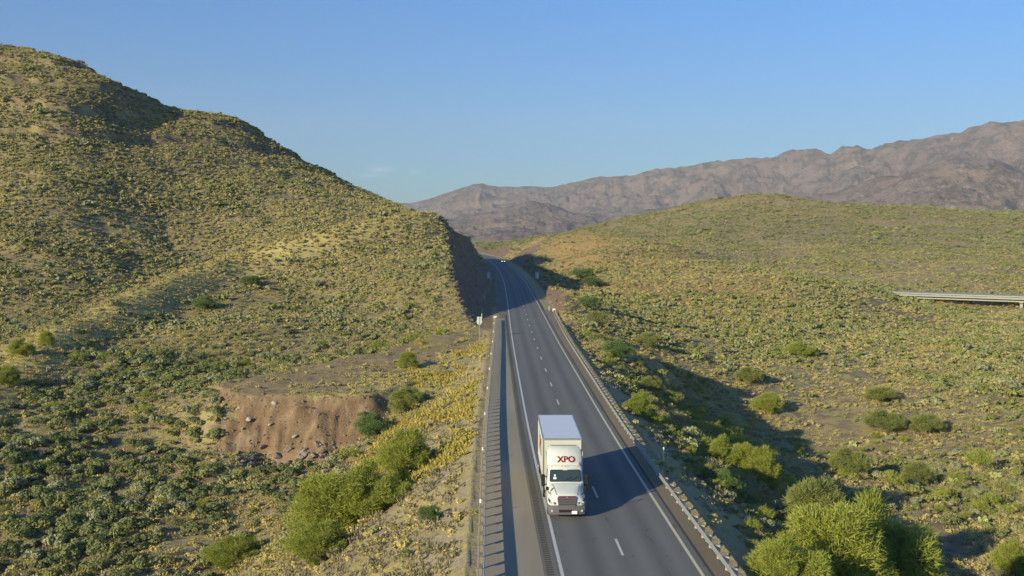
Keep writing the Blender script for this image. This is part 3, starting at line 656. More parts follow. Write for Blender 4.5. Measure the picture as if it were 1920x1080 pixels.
# ---------------------------------------------------------------- guardrails
WB = [(0,.0),(.035,.03),(.035,.085),(-.035,.13),(-.035,.18),(.035,.225),(.035,.28),(0,.31)]     # W-beam section (out, up)
def guardrail(fx, y0, y1, side, label, z0=.50, wood='block_wood', pw=.16):
    """side = +1 when the posts stand on the +x side of the beam"""
    ys = np.arange(y0, y1+.1, 1.905); root = empty('guardrail', (float(fx(y0)), y0, 0), 0, label, 'guardrail', 'guardrails along the highway')
    ox, oy = root.location.x, root.location.y
    m = MB(); yy = np.arange(y0, y1+.1, .952); rings = []
    for y in yy:
        x = float(fx(y)); rings.append([(x-ox-side*p[0], y-oy, z0+p[1]) for p in WB]+[(x-ox-side*(p[0]-.006), y-oy, z0+p[1]) for p in reversed(WB)])
    m.loft(rings); m.build('rail', M['galvanised'], root, smooth=True)
    pm = None
    for i, y in enumerate(ys):
        x = float(fx(y)); g = hz(x+side*.42, y)
        if pm is None:
            a = MB(); a.box((0,0,-.12), (pw,pw,1.60)); p = a.build('post', M[wood], root, bevel=.012, seg=1); pm = p.data
            c = MB(); c.box((-side*.17,0,.50), (.19,pw+.01,.36)); q = c.build('blockout', M[wood], p, bevel=.012, seg=1); qm = q.data
        else:
            p = link('post', pm, None, root); q = link('blockout', qm, None, p)
        p.location = (x+side*.33-ox, y-oy, .05+.012*math.sin(i*2.3)); p.rotation_euler = (0, .03*math.sin(i*1.7), 0)
    # flared end with its marker
    e = MB(); x = float(fx(ys[-1])); e.box((x-ox+side*.15, ys[-1]-oy+.5, z0+.18), (.62, .06, .62)); e.build('end_panel', M['marker_cream'], root, bevel=.02)
    return root
gl = guardrail(rail_l, 38.0, 201.0, -1, 'long galvanised guardrail beside the tan shoulder, left of the truck', wood='post_grey', pw=.12)
gr = guardrail(rail_r, 38.0, 219.0, +1, 'long galvanised guardrail on the right road edge, above the shaded bank')
m = MB()
for i, y in enumerate(np.arange(48, 190, 15.24)):
    q = MB(); x = float(rail_l(y)); q.box((x-.30-gl.location.x, y-gl.location.y, 1.02), (.10, .02, .24)); q.build('reflector', M['plate_white'], gl)

# ---------------------------------------------------------------- signs and marker posts
def sign_posts(x, y, zt, n, w_, label, group=None, mat='sign_back', shape='rect', hh=1.4, cat='road sign'):
    g0 = hz(x, y); r = empty('road_sign', (x, y, g0), 0, label, cat, group); zt -= g0
    m = MB()
    if shape == 'shield': P = [(-.40,1.0),(.40,1.0),(.43,.8),(.38,.62),(.48,.35),(.46,.15),(.30,-.08),(.0,-.22),(-.30,-.08),(-.46,.15),(-.48,.35),(-.38,.62),(-.43,.8)]; P = [(a*w_, zt-hh+(b+.22)/1.22*hh) for a, b in P]
    else: P = [(-w_/2, zt-hh), (w_/2, zt-hh), (w_/2, zt), (-w_/2, zt)]
    m.loft([[(a, -.012, b) for a, b in P], [(a, .012, b) for a, b in P]]); m.build('panel', M[mat], r)
    for k in range(n):
        q = MB(); dx = 0 if n == 1 else (k-.5)*w_*.6
        q.box((dx, -.045, (zt-.04)/2-.15), (.06, .06, zt+.2)); p = q.build('post', M['galvanised'], r)
        h = MB()
        for j in range(7): h.box((dx, -.078, zt-.12-j*.19), (.03, .008, .05))  # short dark marks in a row down the upper post
        h.build('post_mark', M['black_plastic'], p)
    for j in range(2):
        q = MB(); q.box((0, -.025, zt-.25-j*(hh-.55)), (w_*.86, .02, .045)); q.build('brace', M['galvanised'], r)
    return r
sign_posts(-5.45, 170.0, 3.45, 1, .95, 'back of a white shield-shaped route sign on one post beside the dirt pad', shape='shield')
sign_posts(8.7, 352, 3.2, 2, 1.15, 'pale grey back of an upright sign right of the distant road', hh=2.1)
sign_posts(-7.6, 332, 4.2, 2, 1.15, 'grey back of an upright sign in the shade below the rock cut', hh=2.1)
def delineator(x, y, label, h=1.15):
    r = empty('marker_post', (x, y, hz(x, y)), 0, label, 'marker post', 'slim marker posts beside the road')
    q = MB(); q.box((0,0,h/2-.1), (.10,.035,h+.2)); q.build('post', M['marker_cream'], r, bevel=.01)
    q = MB(); q.box((0,-.022,h-.14), (.075,.008,.16)); q.build('reflector', M['plate_white'], r)
for x, y, l in ((-6.1, 206, 'slim pale marker post at the end of the left guardrail'), (-6.5, 222, 'lower slim marker post in the shade of the rock cut'), (-7.0, 262, 'upper slim marker post in the shade of the rock cut'), (11.9, 79.5, 'short pale marker stub behind the right guardrail in the shade'), (8.2, 226, 'slim marker post beyond the far end of the right guardrail')):
    delineator(x, y, l)

# ---------------------------------------------------------------- right-of-way fence on the spur
fp = [ray_hit(px, py) for px, py in ((0,742),(22,722),(45,700),(66,684),(90,662),(112,648),(138,634),(170,622),(205,606),(240,594),(280,574),(315,557))]
r = empty('wire_fence', fp[0], 0, 'thin wire fence on dark posts along the grassy spur crest at left', 'fence')
for p in fp:
    q = MB(); q.box((p[0]-fp[0][0], p[1]-fp[0][1], p[2]-fp[0][2]+.6), (.13, .13, 1.7)); q.build('post', M['old_wood'], r)
q = MB()
for h in (.45, .8, 1.15):
    for a, b_ in zip(fp, fp[1:]): q.tube([(a[0]-fp[0][0], a[1]-fp[0][1], a[2]-fp[0][2]+h), (b_[0]-fp[0][0], b_[1]-fp[0][1], b_[2]-fp[0][2]+h)], .012, 3)
q.build('wire', M['galvanised'], r)

# ---------------------------------------------------------------- trees
def tree_shape(seed, n, mat, bark, low=.12, wdt=.0075, ln=.10, clusters=38, drop=0.):
    g = np.random.default_rng(seed); a = g.uniform(0, 2*math.pi, clusters); q = np.sqrt(g.uniform(.0, 1, clusters)); zz = g.uniform(0, 1, clusters)
    S = np.stack([np.cos(a)*q*.74, np.sin(a)*q*.74, low+(.9-low)*np.sqrt(np.maximum(0, 1-q*q*.85))*(.1+.9*zz**.6)], 1); cr = g.uniform(.15, .34, clusters); S[:,2] *= 1.5
    k = g.integers(0, clusters, n); d = g.normal(size=(n,3)); d /= np.linalg.norm(d, axis=1, keepdims=True)
    C = S[k]+d*(cr[k]*g.uniform(.1, 1, n)**.5)[:,None]*np.array([1.1,1.1,.9]); C[:,2] = np.maximum(C[:,2], .04)
    out = S[k]*np.array([1,1,.25])+np.array([0,0,.30-drop]); out /= np.linalg.norm(out, axis=1, keepdims=True)
    D = out*.5+d*.7+g.normal(size=(n,3))*.6; D /= np.linalg.norm(D, axis=1, keepdims=True); W = np.cross(D, g.normal(size=(n,3))); W /= np.linalg.norm(W, axis=1, keepdims=True)
    L = ln*g.uniform(.5, 1.3, n)[:,None]; V = np.stack([C-W*wdt, C+W*wdt, C+D*L+W*wdt*.3, C+D*L-W*wdt*.3], 1).reshape(-1, 3)
    me = fast_mesh('crown', V, np.arange(n*4).reshape(n, 4)); me.materials.append(M[mat])
    m = MB(); rnd = random.Random(seed)
    for s in range(4):
        a0 = s*1.57+rnd.uniform(-.4, .4); mid = Vector((math.cos(a0)*.14, math.sin(a0)*.14, low*1.2)); m.tube([(math.cos(a0)*.03, math.sin(a0)*.03, -.06), tuple(mid*.5+Vector((0,0,.01))), tuple(mid)], [.035, .028, .022], 6)
        for j in sorted(range(clusters), key=lambda j: (S[j][0]-mid.x*3)**2+(S[j][1]-mid.y*3)**2)[:7]:
            e = Vector(S[j]); mm = mid.lerp(e, .5)+Vector((rnd.uniform(-.05,.05), rnd.uniform(-.05,.05), .03)); m.tube([tuple(mid), tuple(mm), tuple(e), tuple(e+(e-mm).normalized()*.16+Vector((0,0,.05)))], [.018, .012, .007, .003], 5)
    t = bpy.data.meshes.new('trunk'); t.from_pydata(m.V, [], m.F); t.materials.append(M[bark]); t.update()
    return me, t
TS = {'palo': [tree_shape(300+i, 26000, 'leaf_yellowgreen', 'green_bark') for i in range(3)], 'palo_green': [tree_shape(310+i, 24000, 'leaf_palo', 'green_bark') for i in range(2)],
      'mesq': [tree_shape(320+i, 16000, 'leaf_mesquite', 'bark', .08, .012, .06, 40) for i in range(2)], 'olive': [tree_shape(330+i, 14000, 'leaf_olive', 'bark', .08, .013, .06, 36) for i in range(2)]}
def tree(px, py, rad, h, kind, v, label, name='palo_verde_tree', cat='tree', group='feathery desert trees'):
    x, y, z = ray_hit(px, py); me, tr = TS[kind][v % len(TS[kind])]
    r = empty(name, (x, y, z-.05), v*2.1, label, cat, group); r.scale = (rad, rad, h/1.5)
    link('crown', me, None, r); link('trunk', tr, None, r); return r
for t in [(1560,1120,3.7,5.4,'palo',0,'large bright yellow-green feathery tree, left half of the bottom right pair'),
          (1640,1135,4.2,7.6,'palo',2,'largest yellow-green feathery tree with pale branches, right half of the bottom pair'),
          (1480,1112,2.4,3.4,'palo',2,'low yellow-green tree at the bottom, left of the two big ones'),
          (1525,1010,2.9,5.2,'palo_green',0,'wide olive tree directly behind the two big yellow-green trees'),
          (1425,912,2.1,4.0,'palo',1,'rounded yellow-green tree on the bank, nearest to the truck shadow'),
          (1358,878,2.0,3.4,'palo',2,'feathery yellow-green tree left of its rounded twin on the bank'),
          (1393,893,1.7,3.2,'palo',0,'narrow yellow-green tree squeezed between two others on the bank'),
          (1905,1078,2.2,3.4,'palo',2,'yellow-green tree cut off by the bottom right corner'),
          (1592,892,2.6,3.6,'palo_green',1,'pale green tree at the upper edge of the long shadow'),
          (1718,905,2.2,2.8,'palo_green',0,'round pale green tree alone on the plain above the long shadow'),
          (1660,808,3.6,3.4,'palo_green',1,'wide green tree, left one of the touching pair on the right plain'),
          (1735,812,3.2,3.2,'palo_green',0,'wide green tree, right one of the touching pair on the right plain'),
          (1440,775,3.0,3.6,'palo',1,'yellow-green tree just beyond the head of the long shadow'),
          (1500,668,4.0,3.6,'palo',2,'bright green tree midway up the right plain'),
          (1405,718,2.8,3.0,'palo_green',1,'green tree left of the yellow-green one beyond the shadow head'),
          (1650,750,3.4,2.6,'palo_green',0,'low spreading green tree behind the touching pair'),
          (615,1010,3.5,5.2,'palo',0,'largest feathery green tree at the foot of the left road bank'),
          (690,970,3.1,4.8,'palo',2,'feathery green tree touching the largest one, nearer the road'),
          (600,1050,2.4,3.0,'palo',1,'yellow-green tree in front of the largest one on the left bank'),
          (760,900,2.4,4.6,'palo',1,'feathery green tree uphill of the pair on the left bank'),
          (735,945,1.8,2.6,'palo',2,'small yellow-green tree between the pair and the uphill tree'),
          (762,777,2.6,3.8,'palo_green',0,'fine green tree right of the bare dirt slope'),
          (700,822,2.6,3.2,'mesq',1,'dark green bushy tree at the right foot of the bare dirt slope'),
          (765,692,1.75,2.5,'palo',0,'round bright green bush alone on the dirt pad'),
          (806,982,1.0,1.4,'mesq',0,'small fresh green bush alone on the grey grass bank'),
          (440,1062,2.8,3.0,'palo',1,'yellow-green tree on the valley floor at bottom, left of the road bank'),
          (40,668,2.2,3.0,'palo',2,'bright yellow-green tree in the shade behind the spur, left edge'),
          (88,650,1.5,2.6,'palo',0,'narrow yellow-green tree behind the spur fence'),
          (14,722,1.8,2.8,'palo',1,'yellow-green tree at the left border beside the fence'),
          (470,538,2.9,3.0,'mesq',0,'dark round tree casting shade on the left hillside'),
          (385,582,3.2,3.0,'mesq',1,'dark tree low on the hillside behind the spur crest'),
          (1092,524,5.0,4.2,'mesq',0,'dark green tree just right of the distant sign'),
          (1112,538,4.5,3.6,'mesq',1,'dark green tree, rightmost of the clump by the distant road'),
          (1105,580,3.2,3.2,'mesq',0,'green tree above the far end of the right guardrail'),
          (1120,610,3.0,3.0,'olive',1,'olive tree behind the far end of the right guardrail'),
          (1160,672,3.0,3.0,'mesq',1,'grey-green tree behind the middle of the right guardrail'),
          (1215,650,3.2,3.0,'olive',0,'wide olive tree beyond the guardrail above the shadow head'),
          (1258,760,2.0,2.2,'olive',1,'round olive bush on the bank at the head of the shadow'),
          (1195,780,1.6,2.2,'palo',1,'yellow-green bush against the right guardrail behind the truck'),
          (1220,738,1.9,2.6,'palo_green',0,'green bush on the bank below the shadow head'),
          (1362,925,1.5,1.9,'mesq',1,'blue-green bush on the shaded bank beside tan scrub'),
          (1330,905,1.3,1.6,'olive',0,'grey-olive bush on the shaded bank, left of the blue-green one')]:
    nm = 'desert_tree' if t[4] in ('mesq', 'olive') else 'palo_verde_tree'
    if 'bush' in t[6]: tree(*t, name='green_bush', cat='bush', group='green bushes')
    else: tree(*t, name=nm)

# ---------------------------------------------------------------- prickly pears
def pear_mesh(seed):
    g = random.Random(seed); m = MB()
    def pad(c, a, tilt, s):
        ring = []; ca, sa = math.cos(a), math.sin(a); rs = []
        for k, t in ((-.5, .55), (-.2, 1), (.2, 1), (.5, .55)):
            rr = []
            for j in range(10):
                q = 2*math.pi*j/10; u = math.cos(q)*.15*s*t; v = (math.sin(q)*.19*t+.19)*s; w_ = k*.06*s
                rr.append((c[0]+u*ca-(w_+v*tilt)*sa, c[1]+u*sa+(w_+v*tilt)*ca, c[2]+v))
            rs.append(rr)
        m.loft(rs); return (c[0]-(.33*s*tilt)*sa, c[1]+(.33*s*tilt)*ca, c[2]+.33*s)
    for _ in range(16):
        a = g.uniform(0, 6.28); r0 = g.uniform(0, .55); t = pad((math.cos(a)*r0, math.sin(a)*r0, -.03), g.uniform(0, 6.28), g.uniform(-.4, .4), g.uniform(.9, 1.3))
        for _ in range(2): t2 = pad(t, g.uniform(0, 6.28), g.uniform(-.5, .5), g.uniform(.7, 1.05))
    me = bpy.data.meshes.new('pads'); me.from_pydata(m.V, [], m.F); me.materials.append(M['leaf_pear']); me.update(); return me
pm = [pear_mesh(i) for i in range(3)]
for i, (px, py, l) in enumerate([(1866,897,'pale prickly pear clump at the right edge, above its smaller neighbour'), (1785,908,'pale prickly pear clump on the plain right of the long shadow'), (1736,758,'prickly pear clump right of the low spreading green tree'), (1872,812,'prickly pear clump near the right edge of the plain'), (1161,716,'small pale prickly pear on the bank behind the right guardrail'), (283,965,'pale prickly pear among the dark shrubs of the lower left valley'), (1845,985,'prickly pear clump low on the right edge beside the shadow'), (1598,838,'prickly pear clump under the touching tree pair')]):
    x, y, z = ray_hit(px, py); o = link('prickly_pear', pm[i % 3]); o.location = (x, y, z-.05); o.rotation_euler = (0, 0, i*1.3); o.scale = (1.25,)*3; tag(o, l, 'cactus', 'prickly pear cacti')

# ---------------------------------------------------------------- boulders at the foot of the dumped earth
def rock_mesh(seed):
    bm = bmesh.new(); bmesh.ops.create_icosphere(bm, subdivisions=2, radius=1); g = np.random.default_rng(seed); pl = g.normal(size=(9,3)); pl /= np.linalg.norm(pl, axis=1, keepdims=True)
    for v in bm.verts:
        for p in pl:
            d = v.co.dot(Vector(p)); lim = .62
            if d > lim: v.co -= Vector(p)*(d-lim)
        v.co.z *= .75
    me = bpy.data.meshes.new('rock'); bm.to_mesh(me); bm.free(); me.materials.append(M['stone']); return me
rm = [rock_mesh(i) for i in range(6)]; rm2 = []
for q in rm[:3]: q = q.copy(); q.materials.clear(); q.materials.append(M['pale_stone']); rm2.append(q)
g = random.Random(4); n = 0
def put_rock(x, y, s, me, label, group):
    o = bpy.data.objects.new('boulder', me); COL.objects.link(o); o.location = (x, y, hz(x, y)+s*.15); o.rotation_euler = (g.uniform(-.5,.5), g.uniform(-.5,.5), g.uniform(0,6.28)); o.scale = (s, s*g.uniform(.7,1), s*g.uniform(.6,.9)); tag(o, label, 'rock', group)
for k in range(190):
    t = g.random(); cx, cy = -33.5+t*14.5+g.gauss(0, 1.2), 121.5-1.5*math.sin(t*3)+g.gauss(0, 1.6)
    s = g.choice([.26,.3,.36,.44,.55,.7]); big = s > .4
    put_rock(cx, cy, s, rm[k % 6], ('large' if big else 'small')+' grey-brown boulder in the heap at the foot of the dirt slope', ('large' if big else 'small')+' boulders at the foot of the dirt slope')
for i, (px, py, s, l) in enumerate([(515,763,.5,'pale rock high on the bare dirt slope'), (447,774,.42,'pale rock at the upper left of the bare dirt slope'), (552,827,.5,'pale rock in the middle of the bare dirt slope'), (466,788,.5,'brown slab of rock on the left side of the dirt slope'), (424,790,.32,'small pale rock beside the left edge of the dirt slope'), (793,1045,.5,'flat pale rock on the grey grass bank'), (505,806,.3,'small reddish rock on the bare dirt slope'), (600,840,.3,'small rock low on the bare dirt slope')]):
    x, y, z = ray_hit(px, py); put_rock(x, y, s, rm2[i % 3], l, 'pale rocks scattered on the dirt slope')

# crumbled earth and gravel, too fine to count
gg = np.random.default_rng(9); n = 5200; dx = gg.uniform(-44, -14, n); dy = gg.uniform(116, 150, n); dzz, di = land(dx, dy, True)
kp = ((di['fill'] & (gg.uniform(0,1,n) < .75)) | (di['bench'] & (gg.uniform(0,1,n) < .12)) | ((dy < 125) & (gg.uniform(0,1,n) < .35))); dx, dy, dzz = dx[kp], dy[kp], dzz[kp]
clod = []
for q in rm[:3]: q = q.copy(); q.materials.clear(); q.materials.append(M['clod']); clod.append(q)
scatter_object('dirt_rubble', dx, dy, dzz, np.clip(np.exp(gg.normal(-2.6, .55, len(dx))), .03, .3), gg.integers(0, 6, len(dx)), clod+rm[3:], 'crumbled brown earth and small stones on the dumped dirt slope', 'rubble', 21, .5)
# ---------------------------------------------------------------- bridge on the other carriageway
A = Vector(unproj(1672, 556.5, 436)); B = Vector(unproj(1945, 560.5, 404)); dirv = (B-A).normalized(); E = A+dirv*190; perp = Vector((-dirv.y, dirv.x, 0)).normalized()
r = empty('highway_bridge', A, 0, 'long pale concrete bridge with low walls crossing the right plain', 'bridge'); Lb = (E-A).length; rz = math.atan2(dirv.y, dirv.x)
def bbox(name, s, off, z, dx, dy, dz, mat, par=None, sl=0):
    q = MB(); c = dirv*s+perp*off; q.box((c.x, c.y, dirv.z*s+z), (dx, dy, dz), rz); return q.build(name, M[mat], par or r)
bbox('deck', Lb/2, 6.2, -.35, Lb, 12.4, .5, 'concrete'); bbox('girder', 33, .8, -.85, 66, .5, .5, 'concrete'); bbox('girder', 33, 6, -.85, 66, .5, .5, 'concrete'); bbox('girder', 33, 11.4, -.85, 66, .5, .5, 'concrete')
bbox('parapet', 33, .2, .24, 66, .3, .7, 'concrete'); bbox('parapet', 45, 12.2, .24, 90, .3, .7, 'concrete')
bbox('abutment', .3, 6, -1.4, 1.6, 13, 2.6, 'concrete')
for s in (13.5, 50): pr = bbox('pier', s, 6, -3.6, 1.1, 10, 5, 'concrete'); bbox('pier_cap', s, 6, -1.62, 1.6, 12, .3, 'concrete', pr)
rail = bbox('guardrail', 125, .1, .45, 118, .12, .34, 'galvanised')
for s in range(34): bbox('post', 67+s*3.6, .32, .2, .16, .16, .9, 'galvanised', rail)
# the earth bank that carries the road past the bridge
q = MB(); rings = []
for s in (60, 66, 100, 150, 190):
    c = dirv*s; k = .2 if s == 60 else 1
    rings.append([(c.x+perp.x*o_, c.y+perp.y*o_, dirv.z*s+z_) for o_, z_ in ((-10*k, -6), (.0, -.15), (12.4, -.15), (22, -6))])
b2 = q; q.loft(rings); bank = q.build('bridge_bank', M['earth_dark']); bank.location = A; tag(bank, kind='structure'); bank.data.materials.clear(); bank.data.materials.append(M['ground'])

# ---------------------------------------------------------------- the distant car
def far_car(x, y, rz):
    r = empty('parked_car', (x, y, .03), rz, 'tiny white car coming along the far bend of the road', 'car'); r.name = 'car'
    m = MB(); m.loft([[(-.82,a,.35),(.82,a,.35),(.86,a,zt*.8),(.74,a,zt),(-.74,a,zt),(-.86,a,zt*.8)] for a, zt in ((-2.2,.75),(-1.9,.92),(-.9,1.02),(1.7,1.05),(2.2,.95))]); m.build('body', M['truck_white'], r, smooth=True, bevel=.03)
    m = MB(); m.loft([[(-.78,-.9,1.0),(.78,-.9,1.0),(.78,1.9,1.02),(-.78,1.9,1.02)],[(-.62,-.2,1.52),(.62,-.2,1.52),(.62,1.5,1.52),(-.62,1.5,1.52)]]); c = m.build('cabin', M['glass'], r, bevel=.03)
    m = MB(); m.box((0,.65,1.535), (1.24,1.6,.04)); m.build('roof', M['truck_white'], r, bevel=.02)
    for sx in (-.66, .66): m = MB(); m.box((sx,-2.17,.72), (.34,.12,.18)); m.build('headlight', M['lit_lamp'], r, bevel=.02)
    m = MB(); m.box((0,-2.2,.45), (1.5,.1,.22)); m.build('grille', M['black_plastic'], r)
    for sx in (-.78, .78):
        for yy in (-1.35, 1.35): m = MB(); m.cyl((sx-.1,yy,.33),(sx+.1,yy,.33),.33,20); m.build('wheel', M['rubber'], r)
far_car(-4.6, 556, math.atan2(XL(556)-XL(560), 4)*-1)
# ---------------------------------------------------------------- the lorry
T = empty('semi_truck', (3.42, 62.7, .02), .014, 'white day-cab semi truck with one short box trailer coming down the road', 'truck')
# front bumper, rounded at the corners
def bump_ring(z, g_=0): return [(x*(1-g_), y+g_*.3, z) for x, y in ((-1.19,.62),(-1.2,.30),(-1.12,.12),(-.9,.03),(-.5,0),(0,-.02),(.5,0),(.9,.03),(1.12,.12),(1.2,.30),(1.19,.62))]
m = MB(); m.loft([bump_ring(.28,.04), bump_ring(.36), bump_ring(.70), bump_ring(.82,.03)]); bp = m.build('bumper', M['bumper_grey'], T, smooth=True)
m = MB(); m.box((-.1,-.025,.52), (.8,.05,.16)); m.build('air_intake', M['black_plastic'], bp, bevel=.01)
m = MB(); m.box((.46,-.08,.44), (.34,.02,.19)); m.build('licence_plate', M['plate_white'], bp, bevel=.008)
for sx in (-.93, .93): m = MB(); m.cyl((sx,.0,.52),(sx,.10,.52),.07,14); m.build('fog_lamp', M['lens'], bp)
# hood with fenders
def hs(y, w_, zf, wt, zt, zb=.84): return [(-w_*.99,y,zb),(-w_,y,(zb+zf)/2),(-w_*.97,y,zf),(-(w_*.55+wt*.45),y,zf+(zt-zf)*.45),(-wt,y,zt-.03),(-wt*.6,y,zt+.02),(0,y,zt+.035),(wt*.6,y,zt+.02),(wt,y,zt-.03),((w_*.55+wt*.45),y,zf+(zt-zf)*.45),(w_*.97,y,zf),(w_,y,(zb+zf)/2),(w_*.99,y,zb)]
m = MB(); m.loft([hs(.10,.92,1.0,.60,1.36), hs(.16,1.04,1.08,.64,1.44), hs(.34,1.15,1.16,.70,1.53), hs(.7,1.20,1.24,.80,1.64), hs(1.1,1.21,1.28,.90,1.75), hs(1.45,1.18,1.30,.99,1.85), hs(1.78,1.13,1.34,1.03,1.93)]); hood = m.build('hood', M['truck_white'], T, smooth=True)
for s in (-1, 1):
    m = MB(); m.tube([(s*.64,.2,1.47),(s*.72,.7,1.665),(s*.86,1.4,1.86)], .012, 5); m.build('crease', M['trim_steel'], hood)
# grille
gp = lambda y, k: [(-.50*k,y,.62),(.50*k,y,.62),(.60*k,y+.02,1.30),(.52*k,y+.05,1.41),(-.52*k,y+.05,1.41),(-.60*k,y+.02,1.30)]
m = MB(); m.loft([gp(.22,1), gp(.02,1)]); gr_ = m.build('grille', M['black_plastic'], T)
for k in range(6):
    z = .70+k*.115; m = MB(); w_ = 1.0+.2*(z-.62)/.7; m.loft([[(-w_/2,.0,z),(w_/2,.0,z),(w_/2,.0,z+.07),(-w_/2,.0,z+.07)],[(-w_/2*.97,-.035,z+.012),(w_/2*.97,-.035,z+.012),(w_/2*.97,-.028,z+.045),(-w_/2*.97,-.028,z+.045)]]); m.build('grille_bar', M['bumper_grey'], gr_)
m = MB(); m.loft([[(-.56,.03,1.35),(.56,.03,1.35),(.53,.07,1.44),(-.53,.07,1.44)],[(-.56,-.02,1.35),(.56,-.02,1.35),(.52,.02,1.44),(-.52,.02,1.44)]]); m.build('trim', M['maroon'], gr_)
m = MB(); m.box((0,-.03,1.39), (.14,.03,.05)); m.build('badge', M['trim_steel'], gr_, bevel=.01)
for s in (-1, 1):
    P = [(s*.70,.10,.92),(s*1.05,.22,.95),(s*1.14,.42,1.10),(s*1.13,.46,1.24),(s*1.02,.24,1.14),(s*.72,.10,1.03)]
    m = MB(); m.loft([P, [(x*1.01, y-.05, z) for x, y, z in P]]); hl = m.build('headlight', M['black_plastic'], T)
    m = MB(); m.cyl((s*.84,.02,.985),(s*.84,.12,.985),.055,14); m.cyl((s*1.0,.08,1.03),(s*1.0,.18,1.03),.06,14); m.build('lamp', M['lens'], hl)
# cab
def fr(z, y0, y1, w_, c=.14): return [(-w_,y1,z),(-w_,y0+c,z),(-w_+c,y0,z),(0,y0-.04,z),(w_-c,y0,z),(w_,y0+c,z),(w_,y1,z)]
m = MB(); m.loft([fr(.72,1.5,3.0,1.13), fr(1.30,1.55,3.0,1.15), fr(1.92,1.62,3.0,1.15), fr(2.62,2.12,3.0,1.08), fr(2.80,2.22,3.0,1.05), fr(2.88,2.40,2.98,.98)]); cab = m.build('cab', M['truck_white'], T, smooth=True)
def on_ws(x, t, o=0):      # a spot on the windscreen: t 0 bottom, 1 top
    y = 1.62+.5*t-.04*(1-(abs(x)/1.0)**2); z = 1.93+.68*t; return (x*(1-.06*t), y-.82*o, z+.57*o)
def ws_panel(name, x0, x1, t0, t1, o, mat, par, rr=.12):
    pts = []; n = 5; hx, ht = (x1-x0), (t1-t0); rt = rr/.85
    for cx, ct, a0 in ((x1-rr, t1-rt, 0), (x0+rr, t1-rt, 90), (x0+rr, t0+rt, 180), (x1-rr, t0+rt, 270)):
        for k in range(n): a = R(a0+90*k/(n-1)); pts.append((cx+rr*math.cos(a), ct+rt*math.sin(a)))
    m = MB(); m.loft([[on_ws(x, t, o) for x, t in pts], [on_ws(x, t, o-.02) for x, t in pts]]); return m.build(name, M[mat], par)
wf = ws_panel('windscreen_frame', -1.02, 1.02, .02, 1.0, .03, 'black_plastic', cab)
ws_panel('windscreen', -.96, .96, .07, .95, .042, 'glass', cab)
ws_panel('sticker', -.78, -.58, .22, .40, .048, 'sticker', cab, .03); ws_panel('sticker', -.74, -.62, .45, .60, .048, 'sticker', cab, .03)
for s in (-1, 1): m = MB(); m.tube([on_ws(s*.2,.05,.06), on_ws(s*.2+.45,.28,.07), on_ws(s*.2+.62,.45,.07)], .012, 5); m.build('wiper', M['black_plastic'], cab)
for s in (-1, 1):
    m = MB(); X = lambda z: s*(1.155-.07*max(0, (z-1.92)/.7)+.004)
    m.loft([[(X(z)+s*o_, y, z) for y, z in ((2.02,1.95),(2.92,1.95),(2.92,2.56),(2.30,2.56))] for o_ in (0, .012)]); m.build('side_window', M['glass'], cab)
    m = MB(); m.loft([[(s*(1.152+o_), y, z) for y, z in ((1.86,.86),(2.93,.86),(2.93,1.90),(1.86,1.90))] for o_ in (0, .012)]); dr_ = m.build('door', M['truck_white'], cab)
    m = MB(); m.box((s*1.18,2.75,1.55), (.03,.18,.04)); m.build('handle', M['black_plastic'], dr_)
    m = MB(); m.box((s*1.40,1.92,1.98), (.24,.14,.78)); mi = m.build('mirror', M['black_plastic'], cab, bevel=.04); 
    m = MB(); m.tube([(s*1.14,2.0,2.2),(s*1.34,1.94,2.22)], .03, 6); m.tube([(s*1.14,2.0,1.7),(s*1.34,1.94,1.68)], .03, 6); m.build('mirror_arm', M['black_plastic'], cab)
    m = MB(); m.box((s*1.20,.62,1.78), (.20,.09,.25)); m.build('hood_mirror', M['black_plastic'], hood, bevel=.04)
    m = MB(); m.tube([(s*1.02,.95,1.36),(s*1.12,.72,1.52),(s*1.19,.64,1.68)], .022, 6); m.tube([(s*.95,.55,1.40),(s*1.10,.60,1.50),(s*1.19,.64,1.68)], .018, 6); m.build('hood_mirror_arm', M['black_plastic'], hood)
for x in (-.85,-.18,0,.18,.85): m = MB(); m.box((x,2.20+.05*abs(x),2.80), (.10,.09,.05)); m.build('marker_lamp', M['amber'], cab, bevel=.01)
# roof fairing
m = MB(); m.loft([fr(2.84,2.38,3.35,1.08,.2), fr(3.05,2.44,3.40,1.12,.22), fr(3.35,2.62,3.45,1.12,.28), fr(3.62,2.86,3.48,1.08,.34), fr(3.80,3.12,3.50,1.02,.34), fr(3.88,3.38,3.52,.92,.3)]); fa = m.build('roof_fairing', M['truck_white'], T, smooth=True)
sl = math.atan2(.30, .24); Mx = Matrix.Translation((.10, 2.46, 3.19)) @ Matrix.Rotation(R(57), 4, 'X')
lettering('XPO', .56, M['letter_red'], fa, Mx, depth=.012, bold=.012)
for s in (-1, 1): m = MB(); m.box((s*1.20,3.32,2.3), (.04,.72,2.5)); m.build('side_fairing', M['truck_white'], T, bevel=.015)
